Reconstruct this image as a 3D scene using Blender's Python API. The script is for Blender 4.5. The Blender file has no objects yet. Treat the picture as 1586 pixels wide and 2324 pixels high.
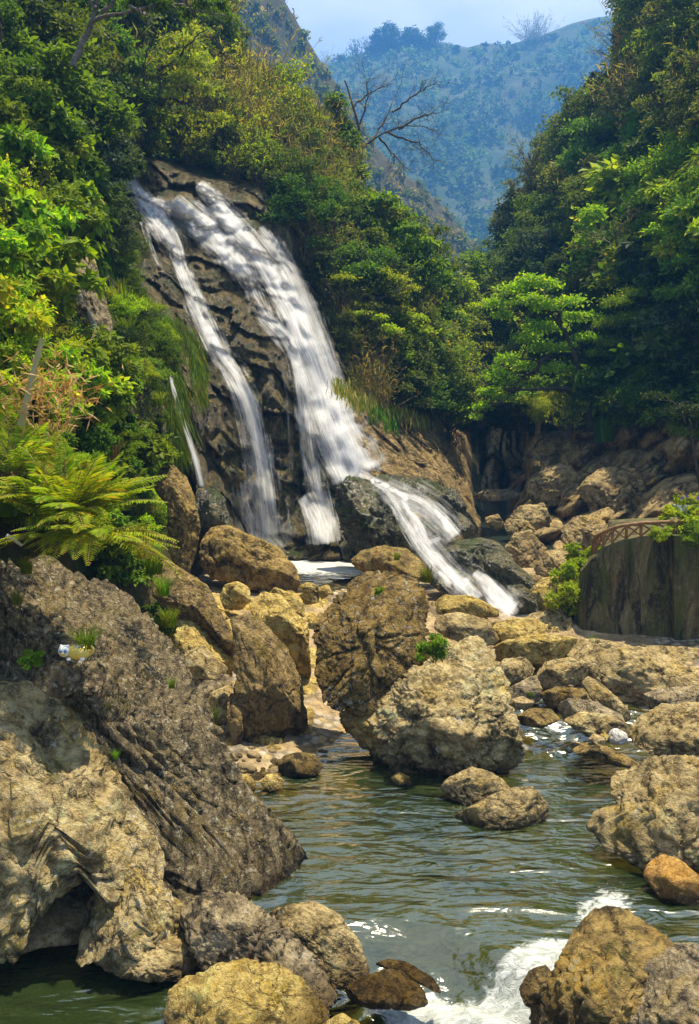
import bpy, bmesh, math, random
import numpy as np
from mathutils import Vector, Matrix

# ------------------------------------------------------------------ camera, world, sun, exposure
SC = bpy.context.scene
COL = SC.collection
R = math.radians
FPX, CX, CY, HOR, CAMZ = 2011.8, 793.0, 1161.5, 950.0, 7.0
PITCH = math.atan((CY - HOR) / FPX)
cam_data = bpy.data.cameras.new('camera')
cam = bpy.data.objects.new('camera', cam_data)
COL.objects.link(cam)
cam.location = (0, 0, CAMZ)
cam.rotation_euler = (math.pi / 2 - PITCH, 0, 0)
cam_data.sensor_fit = 'VERTICAL'
cam_data.angle = R(60)
cam_data.clip_start, cam_data.clip_end = 0.1, 6000
SC.camera = cam

SUN_EL, SUN_AZ = R(72), R(52)          # azimuth from +Y (ahead), positive = to the right
sdir = Vector((math.sin(SUN_AZ) * math.cos(SUN_EL), math.cos(SUN_AZ) * math.cos(SUN_EL), math.sin(SUN_EL)))
sun_data = bpy.data.lights.new('sun', 'SUN')
sun_data.energy, sun_data.angle, sun_data.color = 5.0, R(0.55), (1, 0.89, 0.68)
sun = bpy.data.objects.new('sun', sun_data)
COL.objects.link(sun)
sun.rotation_euler = (-sdir).to_track_quat('-Z', 'Y').to_euler()

world = bpy.data.worlds.new('World')
SC.world = world
world.use_nodes = True
nt = world.node_tree
nt.nodes.clear()
wo = nt.nodes.new('ShaderNodeOutputWorld')
bg = nt.nodes.new('ShaderNodeBackground')
sky = nt.nodes.new('ShaderNodeTexSky')
sky.sky_type = 'NISHITA'
sky.sun_disc = False
sky.sun_elevation = SUN_EL
sky.sun_rotation = SUN_AZ
sky.air_density, sky.dust_density, sky.ozone_density = 1.0, 0.6, 1.5
wtc = nt.nodes.new('ShaderNodeTexCoord')
wno = nt.nodes.new('ShaderNodeTexNoise')
wno.inputs['Scale'].default_value = 2.6
wno.inputs['Detail'].default_value = 6
wmp = nt.nodes.new('ShaderNodeMapping')
wmp.inputs['Scale'].default_value = (1, 1, 2.2)
wmp.inputs['Location'].default_value = (0.35, 0.1, 0.2)
wrm = nt.nodes.new('ShaderNodeValToRGB')
wrm.color_ramp.elements[0].position, wrm.color_ramp.elements[0].color = 0.33, (0, 0, 0, 1)
wrm.color_ramp.elements[1].position, wrm.color_ramp.elements[1].color = 0.66, (0.85, 0.85, 0.85, 1)
wmx = nt.nodes.new('ShaderNodeMix')
wmx.data_type = 'RGBA'
wmx.inputs['B'].default_value = (7.4, 7.3, 7.2, 1)
nt.links.new(wtc.outputs['Generated'], wmp.inputs['Vector'])
nt.links.new(wmp.outputs['Vector'], wno.inputs['Vector'])
nt.links.new(wno.outputs['Fac'], wrm.inputs['Fac'])
nt.links.new(wrm.outputs['Color'], wmx.inputs['Factor'])
nt.links.new(sky.outputs['Color'], wmx.inputs['A'])
nt.links.new(wmx.outputs['Result'], bg.inputs['Color'])
bg.inputs['Strength'].default_value = 0.075
nt.links.new(bg.outputs['Background'], wo.inputs['Surface'])
SC.view_settings.view_transform = 'Standard'
SC.view_settings.look = 'None'
SC.view_settings.exposure = 1.18
SC.view_settings.gamma = 1.0
SC.render.engine = 'CYCLES'
SC.cycles.use_denoising = True
SC.cycles.max_bounces = 8
SC.cycles.transparent_max_bounces = 24
SC.cycles.volume_bounces = 1
SC.cycles.sample_clamp_indirect = 4.0
SC.cycles.sample_clamp_direct = 5.0
SC.cycles.caustics_reflective = False
SC.cycles.caustics_refractive = False

# ------------------------------------------------------------------ picture <-> world
CP, SP = math.cos(PITCH), math.sin(PITCH)


def P(px, py, Y):
    """point(s) seen at display pixel (px, py) at world distance y = Y; accepts arrays"""
    px, py, Y = np.broadcast_arrays(np.asarray(px, float), np.asarray(py, float), np.asarray(Y, float))
    u, v = (px - CX) / FPX, -(py - CY) / FPX
    dy, dz = CP + v * SP, -SP + v * CP
    t = Y / dy
    return np.stack([u * t, Y, CAMZ + dz * t], -1)


def PZ(px, py, z):
    """point(s) seen at display pixel (px, py) on the level z"""
    px, py, z = np.broadcast_arrays(np.asarray(px, float), np.asarray(py, float), np.asarray(z, float))
    u, v = (px - CX) / FPX, -(py - CY) / FPX
    dy, dz = CP + v * SP, -SP + v * CP
    t = (z - CAMZ) / dz
    return np.stack([u * t, dy * t, z + 0 * t], -1)


def PIX(p):
    """display pixel of world point array"""
    p = np.asarray(p, float)
    d = p - np.array([0, 0, CAMZ])
    f = d[..., 1] * CP - d[..., 2] * SP
    v = d[..., 1] * SP + d[..., 2] * CP
    return CX + FPX * d[..., 0] / f, CY - FPX * v / f


# ------------------------------------------------------------------ noise (numpy)
def _h(ix, iy, iz, s):
    h = (ix.astype(np.int64) * 374761393 + iy.astype(np.int64) * 668265263 + iz.astype(np.int64) * 2147483647 + s * 974711) & 0xFFFFFFFF
    h = ((h ^ (h >> 13)) * 1274126177) & 0xFFFFFFFF
    h = ((h ^ (h >> 16)) * 2246822519) & 0xFFFFFFFF
    return h ^ (h >> 15)


_G = np.random.RandomState(5).normal(size=(256, 3))
_G /= np.linalg.norm(_G, axis=1)[:, None]


def perlin(p, s=0):
    i = np.floor(p).astype(np.int64)
    f = p - i
    w = f * f * f * (f * (f * 6 - 15) + 10)
    out = 0
    for dx in (0, 1):
        for dy in (0, 1):
            for dz in (0, 1):
                g = _G[_h(i[:, 0] + dx, i[:, 1] + dy, i[:, 2] + dz, s) & 255]
                d = (g * (f - (dx, dy, dz))).sum(1)
                wt = (w[:, 0] if dx else 1 - w[:, 0]) * (w[:, 1] if dy else 1 - w[:, 1]) * (w[:, 2] if dz else 1 - w[:, 2])
                out = out + d * wt
    return out * 1.5


def fbm(p, o=4, s=0, gain=.5):
    a, t, r = 1.0, 0, 0
    for k in range(o):
        r = r + a * perlin(p * 2.03 ** k + k * 7.1, s + k)
        t += a
        a *= gain
    return r / t


def ridge(p, o=3, s=0, gain=.55):
    a, t, r = 1.0, 0, 0
    for k in range(o):
        r = r + a * (1 - 2 * np.abs(perlin(p * 2.05 ** k + k * 3.3, s + k)))
        t += a
        a *= gain
    return r / t


def worley(p, s=0):
    i = np.floor(p).astype(np.int64)
    f = p - i
    d1 = np.full(len(p), 9.0)
    d2 = np.full(len(p), 9.0)
    for dx in (-1, 0, 1):
        for dy in (-1, 0, 1):
            for dz in (-1, 0, 1):
                h = _h(i[:, 0] + dx, i[:, 1] + dy, i[:, 2] + dz, s)
                q = np.stack([(h & 1023) / 1023, ((h >> 10) & 1023) / 1023, ((h >> 20) & 1023) / 1023], 1)
                d = np.sqrt((((q + (dx, dy, dz)) - f) ** 2).sum(1))
                d2 = np.minimum(d2, np.maximum(d, d1))
                d1 = np.minimum(d1, d)
    return d1, d2


class RBF:
    """smooth scattered interpolation: linear kernel and an affine part"""
    def __init__(self, pts, scale, lam=0.0):
        pts = np.array(pts, float)
        self.x = pts[:, :2] / scale
        self.s = scale
        n = len(pts)
        K = np.linalg.norm(self.x[:, None] - self.x[None], axis=2)
        A = np.zeros((n + 3, n + 3))
        A[:n, :n] = K - lam * np.eye(n)
        A[:n, n] = 1
        A[:n, n + 1:] = self.x
        A[n, :n] = 1
        A[n + 1:, :n] = self.x.T
        self.w = np.linalg.solve(A, np.concatenate([pts[:, 2], np.zeros(3)]))

    def __call__(self, a, b):
        a, b = np.broadcast_arrays(np.asarray(a, float), np.asarray(b, float))
        q = np.stack([a.ravel(), b.ravel()], 1) / self.s
        n = len(self.x)
        out = np.empty(len(q))
        for k in range(0, len(q), 20000):
            c = q[k:k + 20000]
            out[k:k + 20000] = np.linalg.norm(c[:, None] - self.x[None], axis=2) @ self.w[:n] + self.w[n] + c @ self.w[n + 1:]
        return out.reshape(a.shape)


# ------------------------------------------------------------------ mesh and object helpers
def mesh_np(name, V, F, mats=(), smooth=True, mi=None):
    """mesh from arrays; F is an (n,3) or (n,4) array or a list of such arrays"""
    Fs = F if isinstance(F, list) else [F]
    Fs = [np.asarray(f, np.int32) for f in Fs if len(f)]
    V = np.asarray(V, np.float32)
    me = bpy.data.meshes.new(name)
    me.vertices.add(len(V))
    me.vertices.foreach_set('co', V.ravel())
    nl = sum(f.size for f in Fs)
    npoly = sum(len(f) for f in Fs)
    me.loops.add(nl)
    me.loops.foreach_set('vertex_index', np.concatenate([f.ravel() for f in Fs]))
    me.polygons.add(npoly)
    tot = np.concatenate([np.full(len(f), f.shape[1], np.int32) for f in Fs])
    st = np.concatenate([[0], np.cumsum(tot)[:-1]]).astype(np.int32)
    me.polygons.foreach_set('loop_start', st)
    try:
        me.polygons.foreach_set('loop_total', tot)
    except Exception:
        pass
    me.polygons.foreach_set('use_smooth', np.full(npoly, smooth))
    for m in mats:
        me.materials.append(m)
    if mi is not None:
        me.polygons.foreach_set('material_index', np.asarray(mi, np.int32))
    me.update(calc_edges=True)
    me.validate()
    return me


def attr(me, name, vals):
    a = me.attributes.new(name, 'FLOAT', 'POINT')
    a.data.foreach_set('value', np.asarray(vals, np.float32))


def link(name, me, loc=(0, 0, 0), parent=None):
    o = bpy.data.objects.new(name, me)
    COL.objects.link(o)
    o.location = loc
    if parent is not None:
        o.parent = parent
    return o


def tag(o, label=None, cat=None, group=None, kind=None):
    if label:
        o['label'] = label
    if cat:
        o['category'] = cat
    if group:
        o['group'] = group
    if kind:
        o['kind'] = kind
    return o


def thing(name, V, F, mat, label, cat, group=None, base=None, smooth=True, mi=None):
    """one mesh, one thing; the origin goes to its base"""
    V = np.asarray(V, float)
    if base is None:
        base = np.array([V[:, 0].mean(), V[:, 1].mean(), V[:, 2].min()])
    me = mesh_np(name, V - base, F, mat if isinstance(mat, (list, tuple)) else [mat], smooth, mi)
    return tag(link(name, me, base), label, cat, group)


def grid_faces(nu, nv, keep=None):
    i = np.arange(nu * nv).reshape(nv, nu)
    f = np.stack([i[:-1, :-1], i[:-1, 1:], i[1:, 1:], i[1:, :-1]], -1).reshape(-1, 4)
    return f if keep is None else f[keep.reshape(-1)]


def inpoly(x, y, poly):
    x, y = np.asarray(x, float), np.asarray(y, float)
    c = np.zeros(x.shape, bool)
    n = len(poly)
    for k in range(n):
        (x0, y0), (x1, y1) = poly[k], poly[(k + 1) % n]
        if y0 == y1:
            continue
        c ^= ((y0 > y) != (y1 > y)) & (x < (x1 - x0) * (y - y0) / (y1 - y0) + x0)
    return c


def edge_px(x, y, poly):
    """distance of picture points to the outline"""
    x, y = np.asarray(x, float), np.asarray(y, float)
    d = np.full(x.shape, 1e9)
    for k in range(len(poly)):
        (x0, y0), (x1, y1) = poly[k], poly[(k + 1) % len(poly)]
        t = np.clip(((x - x0) * (x1 - x0) + (y - y0) * (y1 - y0)) / max(1e-9, (x1 - x0) ** 2 + (y1 - y0) ** 2), 0, 1)
        d = np.minimum(d, np.hypot(x - x0 - t * (x1 - x0), y - y0 - t * (y1 - y0)))
    return d


def smooth(x, a, b):
    t = np.clip((x - a) / (b - a), 0, 1)
    return t * t * (3 - 2 * t)


def tube(path, rad, n=6, cap=True):
    """tube along a polyline -> V, quads"""
    path = np.asarray(path, float)
    rad = np.broadcast_to(np.asarray(rad, float), (len(path),))
    t = np.gradient(path, axis=0)
    t /= np.linalg.norm(t, axis=1)[:, None] + 1e-9
    ref = np.array([0.31, 0.2, 0.93]) if abs(t[0] @ np.array([0.31, 0.2, 0.93])) < .93 else np.array([1.0, 0, 0])
    u = np.cross(t, ref)
    u /= np.linalg.norm(u, axis=1)[:, None] + 1e-9
    w = np.cross(t, u)
    a = np.linspace(0, 2 * np.pi, n, endpoint=False)
    V = path[:, None] + rad[:, None, None] * (np.cos(a)[None, :, None] * u[:, None] + np.sin(a)[None, :, None] * w[:, None])
    i = np.arange(len(path) * n).reshape(len(path), n)
    j = np.roll(i, -1, 1)
    F = np.stack([i[:-1], j[:-1], j[1:], i[1:]], -1).reshape(-1, 4)
    V = V.reshape(-1, 3)
    return V.reshape(-1, 3), F


class MB:
    """collects pieces into one mesh"""
    def __init__(self):
        self.V, self.F, self.M, self.n = [], [], [], 0

    def add(self, V, F, m=0):
        self.V.append(np.asarray(V, float))
        self.F.append(np.asarray(F, np.int64) + self.n)
        self.M.append(np.full(len(F), m))
        self.n += len(V)
        return self

    def tube(self, path, rad, n=6, m=0):
        return self.add(*tube(path, rad, n), m)

    def get(self):
        return np.concatenate(self.V), np.concatenate(self.F), np.concatenate(self.M)


_ico = {}


def ico(l):
    if l not in _ico:
        bm = bmesh.new()
        bmesh.ops.create_icosphere(bm, subdivisions=l, radius=1)
        _ico[l] = (np.array([v.co[:] for v in bm.verts]), np.array([[v.index for v in f.verts] for f in bm.faces]))
        bm.free()
    return _ico[l]


# ------------------------------------------------------------------ materials
class NT:
    def __init__(self, name):
        self.m = bpy.data.materials.new(name)
        self.m.use_nodes = True
        self.t = self.m.node_tree
        self.t.nodes.clear()
        self.out = self.t.nodes.new('ShaderNodeOutputMaterial')

    def n(self, typ, **k):
        nd = self.t.nodes.new('ShaderNode' + typ)
        for a, b in k.items():
            if a in nd.inputs.keys() if isinstance(a, str) else False:
                self.s(nd.inputs[a], b)
            else:
                setattr(nd, a, b)
        return nd

    def s(self, sock, v):
        if hasattr(v, 'is_linked') and hasattr(v, 'node'):
            self.t.links.new(v, sock)
        else:
            if isinstance(v, (tuple, list)) and len(v) == 3 and sock.type == 'RGBA':
                v = (*v, 1)
            sock.default_value = v

    def noise(self, vec, scale, detail=6, rough=.6, dist=0.0, out='Fac'):
        nd = self.n('TexNoise')
        self.s(nd.inputs['Vector'], vec)
        nd.inputs['Scale'].default_value = scale
        nd.inputs['Detail'].default_value = detail
        nd.inputs['Roughness'].default_value = rough
        nd.inputs['Distortion'].default_value = dist
        return nd.outputs[out]

    def vor(self, vec, scale, feat='F1', out='Distance', rnd=1.0):
        nd = self.n('TexVoronoi')
        nd.feature = feat
        self.s(nd.inputs['Vector'], vec)
        nd.inputs['Scale'].default_value = scale
        nd.inputs['Randomness'].default_value = rnd
        return nd.outputs[out]

    def ramp(self, fac, stops, interp='LINEAR'):
        nd = self.n('ValToRGB')
        self.s(nd.inputs['Fac'], fac)
        cr = nd.color_ramp
        cr.interpolation = interp
        while len(cr.elements) < len(stops):
            cr.elements.new(0.5)
        for e, (p, c) in zip(cr.elements, stops):
            e.position = p
            e.color = (*c, 1) if not isinstance(c, (int, float)) else (c, c, c, 1)
        return nd.outputs['Color']

    def mix(self, f, a, b, blend='MIX'):
        nd = self.n('Mix')
        nd.data_type = 'RGBA'
        nd.blend_type = blend
        self.s(nd.inputs['Factor'], f)
        self.s(nd.inputs[6], a)
        self.s(nd.inputs[7], b)
        return nd.outputs[2]

    def math(self, op, a, b=0.0, c=None, clamp=False):
        nd = self.n('Math')
        nd.operation = op
        nd.use_clamp = clamp
        self.s(nd.inputs[0], a)
        self.s(nd.inputs[1], b)
        if c is not None:
            self.s(nd.inputs[2], c)
        return nd.outputs[0]

    def mapping(self, vec, scale=(1, 1, 1), rot=(0, 0, 0), loc=(0, 0, 0)):
        nd = self.n('Mapping')
        self.s(nd.inputs['Vector'], vec)
        nd.inputs['Scale'].default_value = scale
        nd.inputs['Rotation'].default_value = rot
        nd.inputs['Location'].default_value = loc
        return nd.outputs[0]

    def bump(self, h, strength=.5, dist=.1, normal=None):
        nd = self.n('Bump')
        nd.inputs['Strength'].default_value = strength
        nd.inputs['Distance'].default_value = dist
        self.s(nd.inputs['Height'], h)
        if normal is not None:
            self.s(nd.inputs['Normal'], normal)
        return nd.outputs[0]

    def bsdf(self, color, rough=.8, normal=None, spec=.3, **k):
        nd = self.n('BsdfPrincipled')
        self.s(nd.inputs['Base Color'], color)
        self.s(nd.inputs['Roughness'], rough)
        nd.inputs['Specular IOR Level'].default_value = spec
        for a, b in k.items():
            self.s(nd.inputs[a], b)
        if normal is not None:
            self.s(nd.inputs['Normal'], normal)
        return nd.outputs[0]

    def done(self, sh):
        self.t.links.new(sh, self.out.inputs['Surface'])
        return self.m


def rock_mat(name, base, alt, dark, lichen=None, lich_amt=.0, moss=None, moss_amt=0.0, sc=1.0, bump=1.0, rough=.85, spec=.25,
             stain=.5, wet=None, strata=None):
    """layered rock: mottled tone, dark weathering patches, lichen spots, moss on upward faces, wet foot"""
    g = NT(name)
    tc = g.n('TexCoord').outputs['Object']
    oi = g.n('ObjectInfo').outputs['Random']
    vec = g.n('VectorMath', operation='ADD')
    vsn = g.n('VectorMath', operation='SCALE')
    g.s(vsn.inputs[0], tc)
    g.s(vsn.inputs['Scale'], g.math('MULTIPLY_ADD', g.math('FRACT', g.math('MULTIPLY', oi, 13.7)), .75, .65))
    g.s(vec.inputs[0], vsn.outputs[0])
    cm = g.n('CombineXYZ')
    g.s(cm.inputs[0], g.math('MULTIPLY', oi, 40.0))
    g.s(cm.inputs[1], g.math('MULTIPLY', oi, 17.0))
    g.s(vec.inputs[1], cm.outputs[0])
    v = vec.outputs[0]
    vs = g.mapping(v, *(strata or ((1, 1, 1), (0, 0, 0))))
    big = g.noise(v, .9 * sc, 5, .6, .6)
    mid = g.noise(vs, 3.2 * sc, 9, .68, .4)
    fine = g.noise(v, 22 * sc, 6, .7)
    f2 = g.noise(v, 8.5 * sc, 8, .74, .3)
    c = g.ramp(mid, [(.38, dark), (.46, base), (.57, alt)])
    c = g.mix(g.ramp(big, [(.36, 0.0), (.66, 0.9)]), c, g.mix(.55, c, alt))
    st = g.ramp(g.noise(v, 1.7 * sc, 8, .72, 1.2), [(.50, 0.0), (.62, 1.0)])
    c = g.mix(g.math('MULTIPLY', st, stain), c, dark)
    oc = g.ramp(g.noise(g.mapping(v, (1, 1, 1), (0, 0, 0), (9, 4, 2)), 1.3 * sc, 7, .7, 1.0), [(.54, 0.0), (.64, .6)])
    c = g.mix(oc, c, (alt[0] * 1.0, alt[1] * .92, alt[2] * .62))
    pl = g.ramp(g.noise(g.mapping(v, (1, 1, 1), (0, 0, 0), (3, 8, 6)), 2.1 * sc, 8, .74, .8), [(.56, 0.0), (.66, .7)])
    c = g.mix(pl, c, tuple(min(.7, x * 1.35) for x in alt))
    c = g.mix(g.ramp(f2, [(.38, .85), (.50, 0.0)]), c, g.mix(.35, dark, c))
    c = g.mix(g.ramp(f2, [(.54, 0.0), (.64, .55)]), c, g.mix(.5, alt, tuple(min(.8, x * 1.5) for x in alt)))
    c = g.mix(g.ramp(fine, [(.34, .55), (.5, 0.0)]), c, g.mix(1.0, c, (.45, .42, .38), 'MULTIPLY'))
    c = g.mix(g.ramp(fine, [(.58, 0.0), (.75, .4)]), c, (.62, .53, .34))
    if lichen is not None:
        l1 = g.ramp(g.noise(v, 5.5 * sc, 10, .75, .5), [(.62 - .16 * lich_amt, 0.0), (.66 - .16 * lich_amt, 1.0)])
        l2 = g.ramp(g.vor(v, 9 * sc), [(.12, 1.0), (.26, 0.0)])
        c = g.mix(g.math('MULTIPLY', g.math('MAXIMUM', l1, g.math('MULTIPLY', l2, g.ramp(big, [(.45, 0.0), (.6, .8)]))), .8), c, lichen)
    jn = g.n('VectorMath', operation='MULTIPLY_ADD')
    g.s(jn.inputs[0], g.noise(v, 1.1 * sc, 6, .65, 0, 'Color'))
    jn.inputs[1].default_value = (1.3, 1.3, 1.3)
    g.s(jn.inputs[2], g.mapping(vs, (1, 1, 1.5), (.4, .3, 0)))
    jt = g.ramp(g.vor(jn.outputs[0], .8 * sc, 'DISTANCE_TO_EDGE'), [(0.0, 1.0), (.028, 0.0)])
    jt = g.math('MULTIPLY', jt, g.ramp(f2, [(.40, 1.0), (.58, .25)]))
    c = g.mix(g.math('MULTIPLY', jt, .9 if bump > .6 else .4), c, tuple(x * .6 for x in dark))
    hsv = g.n('HueSaturation')
    hsv.inputs['Saturation'].default_value = 1.2
    g.s(hsv.inputs['Color'], c)
    c = hsv.outputs[0]
    geo = g.n('NewGeometry')
    if moss is not None:
        sx = g.n('SeparateXYZ')
        g.s(sx.inputs[0], geo.outputs['Normal'])
        mm = g.math('MULTIPLY', g.ramp(g.noise(v, 1.6 * sc, 8, .7, .8), [(.62 - .3 * moss_amt, 0.0), (.72 - .3 * moss_amt, 1.0)]),
                    g.math('MULTIPLY_ADD', sx.outputs[2], .6, .5, True))
        c = g.mix(mm, c, g.mix(fine, moss, tuple(x * .35 for x in moss)))
    r = rough
    if wet is not None:
        sz = g.n('SeparateXYZ')
        g.s(sz.inputs[0], geo.outputs['Position'])
        wz = g.math('ADD', sz.outputs[2], g.math('MULTIPLY', g.math('SUBTRACT', big, .5), .5))
        wf = g.ramp(g.math('MULTIPLY_ADD', g.math('SUBTRACT', wz, wet), -4.0, .5), [(0.0, 0.0), (1.0, 1.0)])
        c = g.mix(wf, c, g.mix(1.0, c, (.34, .30, .24), 'MULTIPLY'))
        rr = g.n('Mix')
        rr.data_type = 'FLOAT'
        g.s(rr.inputs[0], wf)
        rr.inputs[2].default_value = rough
        rr.inputs[3].default_value = .22
        r = rr.outputs[0]
    h = g.math('ADD', g.math('ADD', g.math('MULTIPLY', mid, .8), g.math('MULTIPLY', f2, .45)), g.math('MULTIPLY', fine, .22))
    h = g.math('SUBTRACT', h, g.math('MULTIPLY', jt, .35))
    wv = g.n('VectorMath', operation='MULTIPLY_ADD')
    g.s(wv.inputs[0], g.noise(v, 1.6 * sc, 5, .6, 0, 'Color'))
    wv.inputs[1].default_value = (.9, .9, .9)
    g.s(wv.inputs[2], vs)
    crack = g.ramp(g.vor(wv.outputs[0], 1.5 * sc, 'DISTANCE_TO_EDGE'), [(0.0, 0.0), (.035, 1.0)])
    h = g.math('ADD', h, g.math('MULTIPLY', g.math('MULTIPLY', crack, g.ramp(big, [(.4, 0.0), (.6, 1.0)])), .16))
    nrm = g.bump(h, .95, .24 * bump / sc)
    return g.done(g.bsdf(c, r, nrm, spec))


def leaf_mat(name, a, b, dry=None, dry_amt=.0, trans=.45, rough=.45, var=.35):
    g = NT(name)
    geo = g.n('NewGeometry')
    ri = geo.outputs['Random Per Island']
    oi = g.n('ObjectInfo').outputs['Random']
    c = g.mix(ri, a, b)
    if dry is not None:
        c = g.mix(g.ramp(g.math('FRACT', g.math('MULTIPLY', ri, 17.3)), [(1 - dry_amt - .01, 0.0), (1 - dry_amt, 1.0)]), c, dry)
    hs = g.n('HueSaturation')
    g.s(hs.inputs['Hue'], g.math('MULTIPLY_ADD', oi, .05, .475))
    g.s(hs.inputs['Value'], g.math('MULTIPLY_ADD', g.math('FRACT', g.math('MULTIPLY', oi, 7.7)), 2 * var, 1 - var))
    g.s(hs.inputs['Color'], c)
    c = g.mix(1.0, hs.outputs[0], (1.18, 1.12, 1.0), 'MULTIPLY')
    d = g.bsdf(c, max(rough, .55), None, .12)
    t = g.n('BsdfTranslucent')
    g.s(t.inputs['Color'], g.mix(1.0, c, (1.5, 1.45, .6), 'MULTIPLY'))
    ms = g.n('MixShader')
    ms.inputs[0].default_value = trans
    g.t.links.new(d, ms.inputs[1])
    g.t.links.new(t.outputs[0], ms.inputs[2])
    return g.done(ms.outputs[0])


def plain_mat(name, a, b, sc=8, rough=.8, bump=.3, spec=.25, stretch=(1, 1, 1)):
    g = NT(name)
    v = g.mapping(g.n('TexCoord').outputs['Object'], stretch)
    n1 = g.noise(v, sc, 8, .65, .3)
    return g.done(g.bsdf(g.ramp(n1, [(.3, a), (.7, b)]), rough, g.bump(n1, bump, .05), spec))
# ------------------------------------------------------------------ rock and soil materials
M = {}
M['tan'] = rock_mat('tan_rock', (.37, .275, .135), (.58, .46, .26), (.06, .045, .025), (.5, .47, .38), .1, wet=.16, stain=.6)
M['yellow'] = rock_mat('yellow_rock', (.44, .32, .125), (.64, .50, .23), (.13, .085, .035), None, wet=.16, stain=.65, sc=1.2)
M['brown'] = rock_mat('brown_rock', (.20, .14, .062), (.40, .295, .135), (.03, .022, .013), (.3, .28, .2), .0, (.09, .10, .012), .18, wet=.2, stain=.75)
M['grey'] = rock_mat('lichened_grey_rock', (.125, .098, .058), (.34, .275, .17), (.016, .013, .010), (.58, .53, .40), .34, (.15, .13, .012), .16,
                     wet=.18, strata=((2.2, 1.0, .55), (0, R(-38), 0)), stain=.8, bump=1.3)
M['ledge'] = rock_mat('pale_ledge_rock', (.41, .305, .15), (.66, .535, .31), (.055, .042, .024), (.6, .56, .46), .2, (.14, .12, .015), .2, wet=.2, bump=1.25, stain=.6)
M['wrinkle'] = rock_mat('wrinkled_rock', (.29, .23, .145), (.52, .43, .28), (.05, .040, .030), (.55, .52, .45), .05, wet=.2, bump=1.2, stain=.6)
M['boulder'] = rock_mat('dark_mottled_rock', (.21, .145, .055), (.40, .29, .13), (.022, .017, .010), (.5, .48, .42), .30, (.26, .15, .012), .26, wet=.2, stain=.85, bump=1.3)
M['slab'] = rock_mat('slab_rock', (.26, .18, .08), (.42, .32, .17), (.05, .036, .024), (.45, .42, .36), .05, (.22, .16, .012), .36, wet=.22, sc=.8, stain=.7)
M['cliff'] = rock_mat('waterfall_cliff_rock', (.085, .068, .032), (.23, .18, .085), (.012, .012, .008), None, 0, (.06, .085, .01), .42, stain=.9,
                      sc=.6, bump=1.3, rough=.36, spec=.5, strata=((1.6, 1, .6), (0, R(-25), 0)))
M['strata'] = rock_mat('layered_brown_rock', (.24, .17, .085), (.44, .335, .18), (.03, .024, .016), None, 0, (.13, .12, .012), .16, sc=.55, stain=.75,
                       strata=((.6, 1, 2.6), (0, R(42), 0)), bump=1.2)
M['gorge'] = rock_mat('right_gorge_rock', (.38, .285, .15), (.60, .46, .26), (.05, .038, .025), None, 0, (.20, .14, .015), .14, sc=.45, stain=.7, bump=1.2)
M['wet'] = rock_mat('wet_green_rock', (.06, .06, .036), (.19, .165, .09), (.012, .013, .009), (.35, .36, .28), .05, (.075, .12, .012), .42, rough=.28, spec=.55, sc=1.1, bump=1.3, stain=.7)
M['stone'] = rock_mat('river_stone', (.32, .24, .13), (.50, .40, .25), (.14, .10, .06), None, sc=2.5, bump=.5, wet=.03, stain=.4)
M['white'] = rock_mat('white_stone', (.52, .50, .45), (.66, .64, .58), (.3, .28, .24), None, sc=2.5, bump=.8, stain=.3)
M['orange'] = rock_mat('orange_stone', (.36, .21, .08), (.50, .33, .15), (.15, .08, .035), None, sc=1.5, bump=.6, wet=.2, stain=.4)

g = NT('hillside_soil')
v = g.n('TexCoord').outputs['Object']
n1 = g.noise(v, .25, 10, .7, .5)
n2 = g.noise(v, 3.0, 6, .7)
c = g.ramp(n1, [(.35, (.018, .026, .008)), (.5, (.045, .055, .014)), (.62, (.11, .085, .032)), (.75, (.05, .07, .015))])
c = g.mix(g.ramp(n2, [(.3, .7), (.6, 0.0)]), c, (.012, .014, .006))
M['soil'] = g.done(g.bsdf(c, .95, g.bump(n2, .8, .3), .1))

g = NT('riverbed_gravel')
tc = g.n('TexCoord').outputs['Object']
pos = g.n('SeparateXYZ')
g.s(pos.inputs[0], g.n('NewGeometry').outputs['Position'])
peb = g.vor(tc, 4.5, 'F1', 'Color')
ped = g.vor(tc, 4.5, 'F1', 'Distance')
pe2 = g.vor(tc, 13.0, 'F1', 'Distance')
sp = g.n('SeparateColor')
g.s(sp.inputs[0], peb)
pebm = g.ramp(g.noise(tc, .35, 4, .6), [(.48, 0.0), (.56, 1.0)])
bedrock = g.ramp(g.noise(tc, 1.4, 9, .68, .5), [(.3, (.12, .08, .04)), (.48, (.30, .21, .10)), (.7, (.44, .33, .17))])
dry = g.ramp(sp.outputs[0], [(0, (.20, .14, .07)), (.35, (.38, .28, .13)), (.6, (.27, .24, .19)), (1, (.48, .41, .29))])
dry = g.mix(pebm, bedrock, dry)
under = g.ramp(sp.outputs[1], [(0, (.20, .10, .018)), (.5, (.34, .19, .035)), (1, (.42, .27, .06))])
nz = g.noise(tc, .8, 6, .6)
zf = g.math('ADD', pos.outputs[2], g.math('MULTIPLY', g.math('SUBTRACT', nz, .5), .35))
c = g.mix(g.ramp(g.math('MULTIPLY_ADD', zf, 2.2, 1.2, True), [(0, 0.0), (1, 1.0)]), (.10, .09, .022), under)
c = g.mix(g.ramp(g.math('MULTIPLY_ADD', pos.outputs[2], 8.0, .3, True), [(0, 0.0), (1, 1.0)]), c, dry)
c = g.mix(g.math('MULTIPLY', g.ramp(ped, [(.35, 0.0), (.6, .75)]), pebm), c, (.05, .035, .015))
hh = g.math('ADD', g.math('MULTIPLY', ped, -1.0), g.math('MULTIPLY', pe2, -.3))
M['bed'] = g.done(g.bsdf(c, .75, g.bump(hh, .9, .12), .3))

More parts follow.
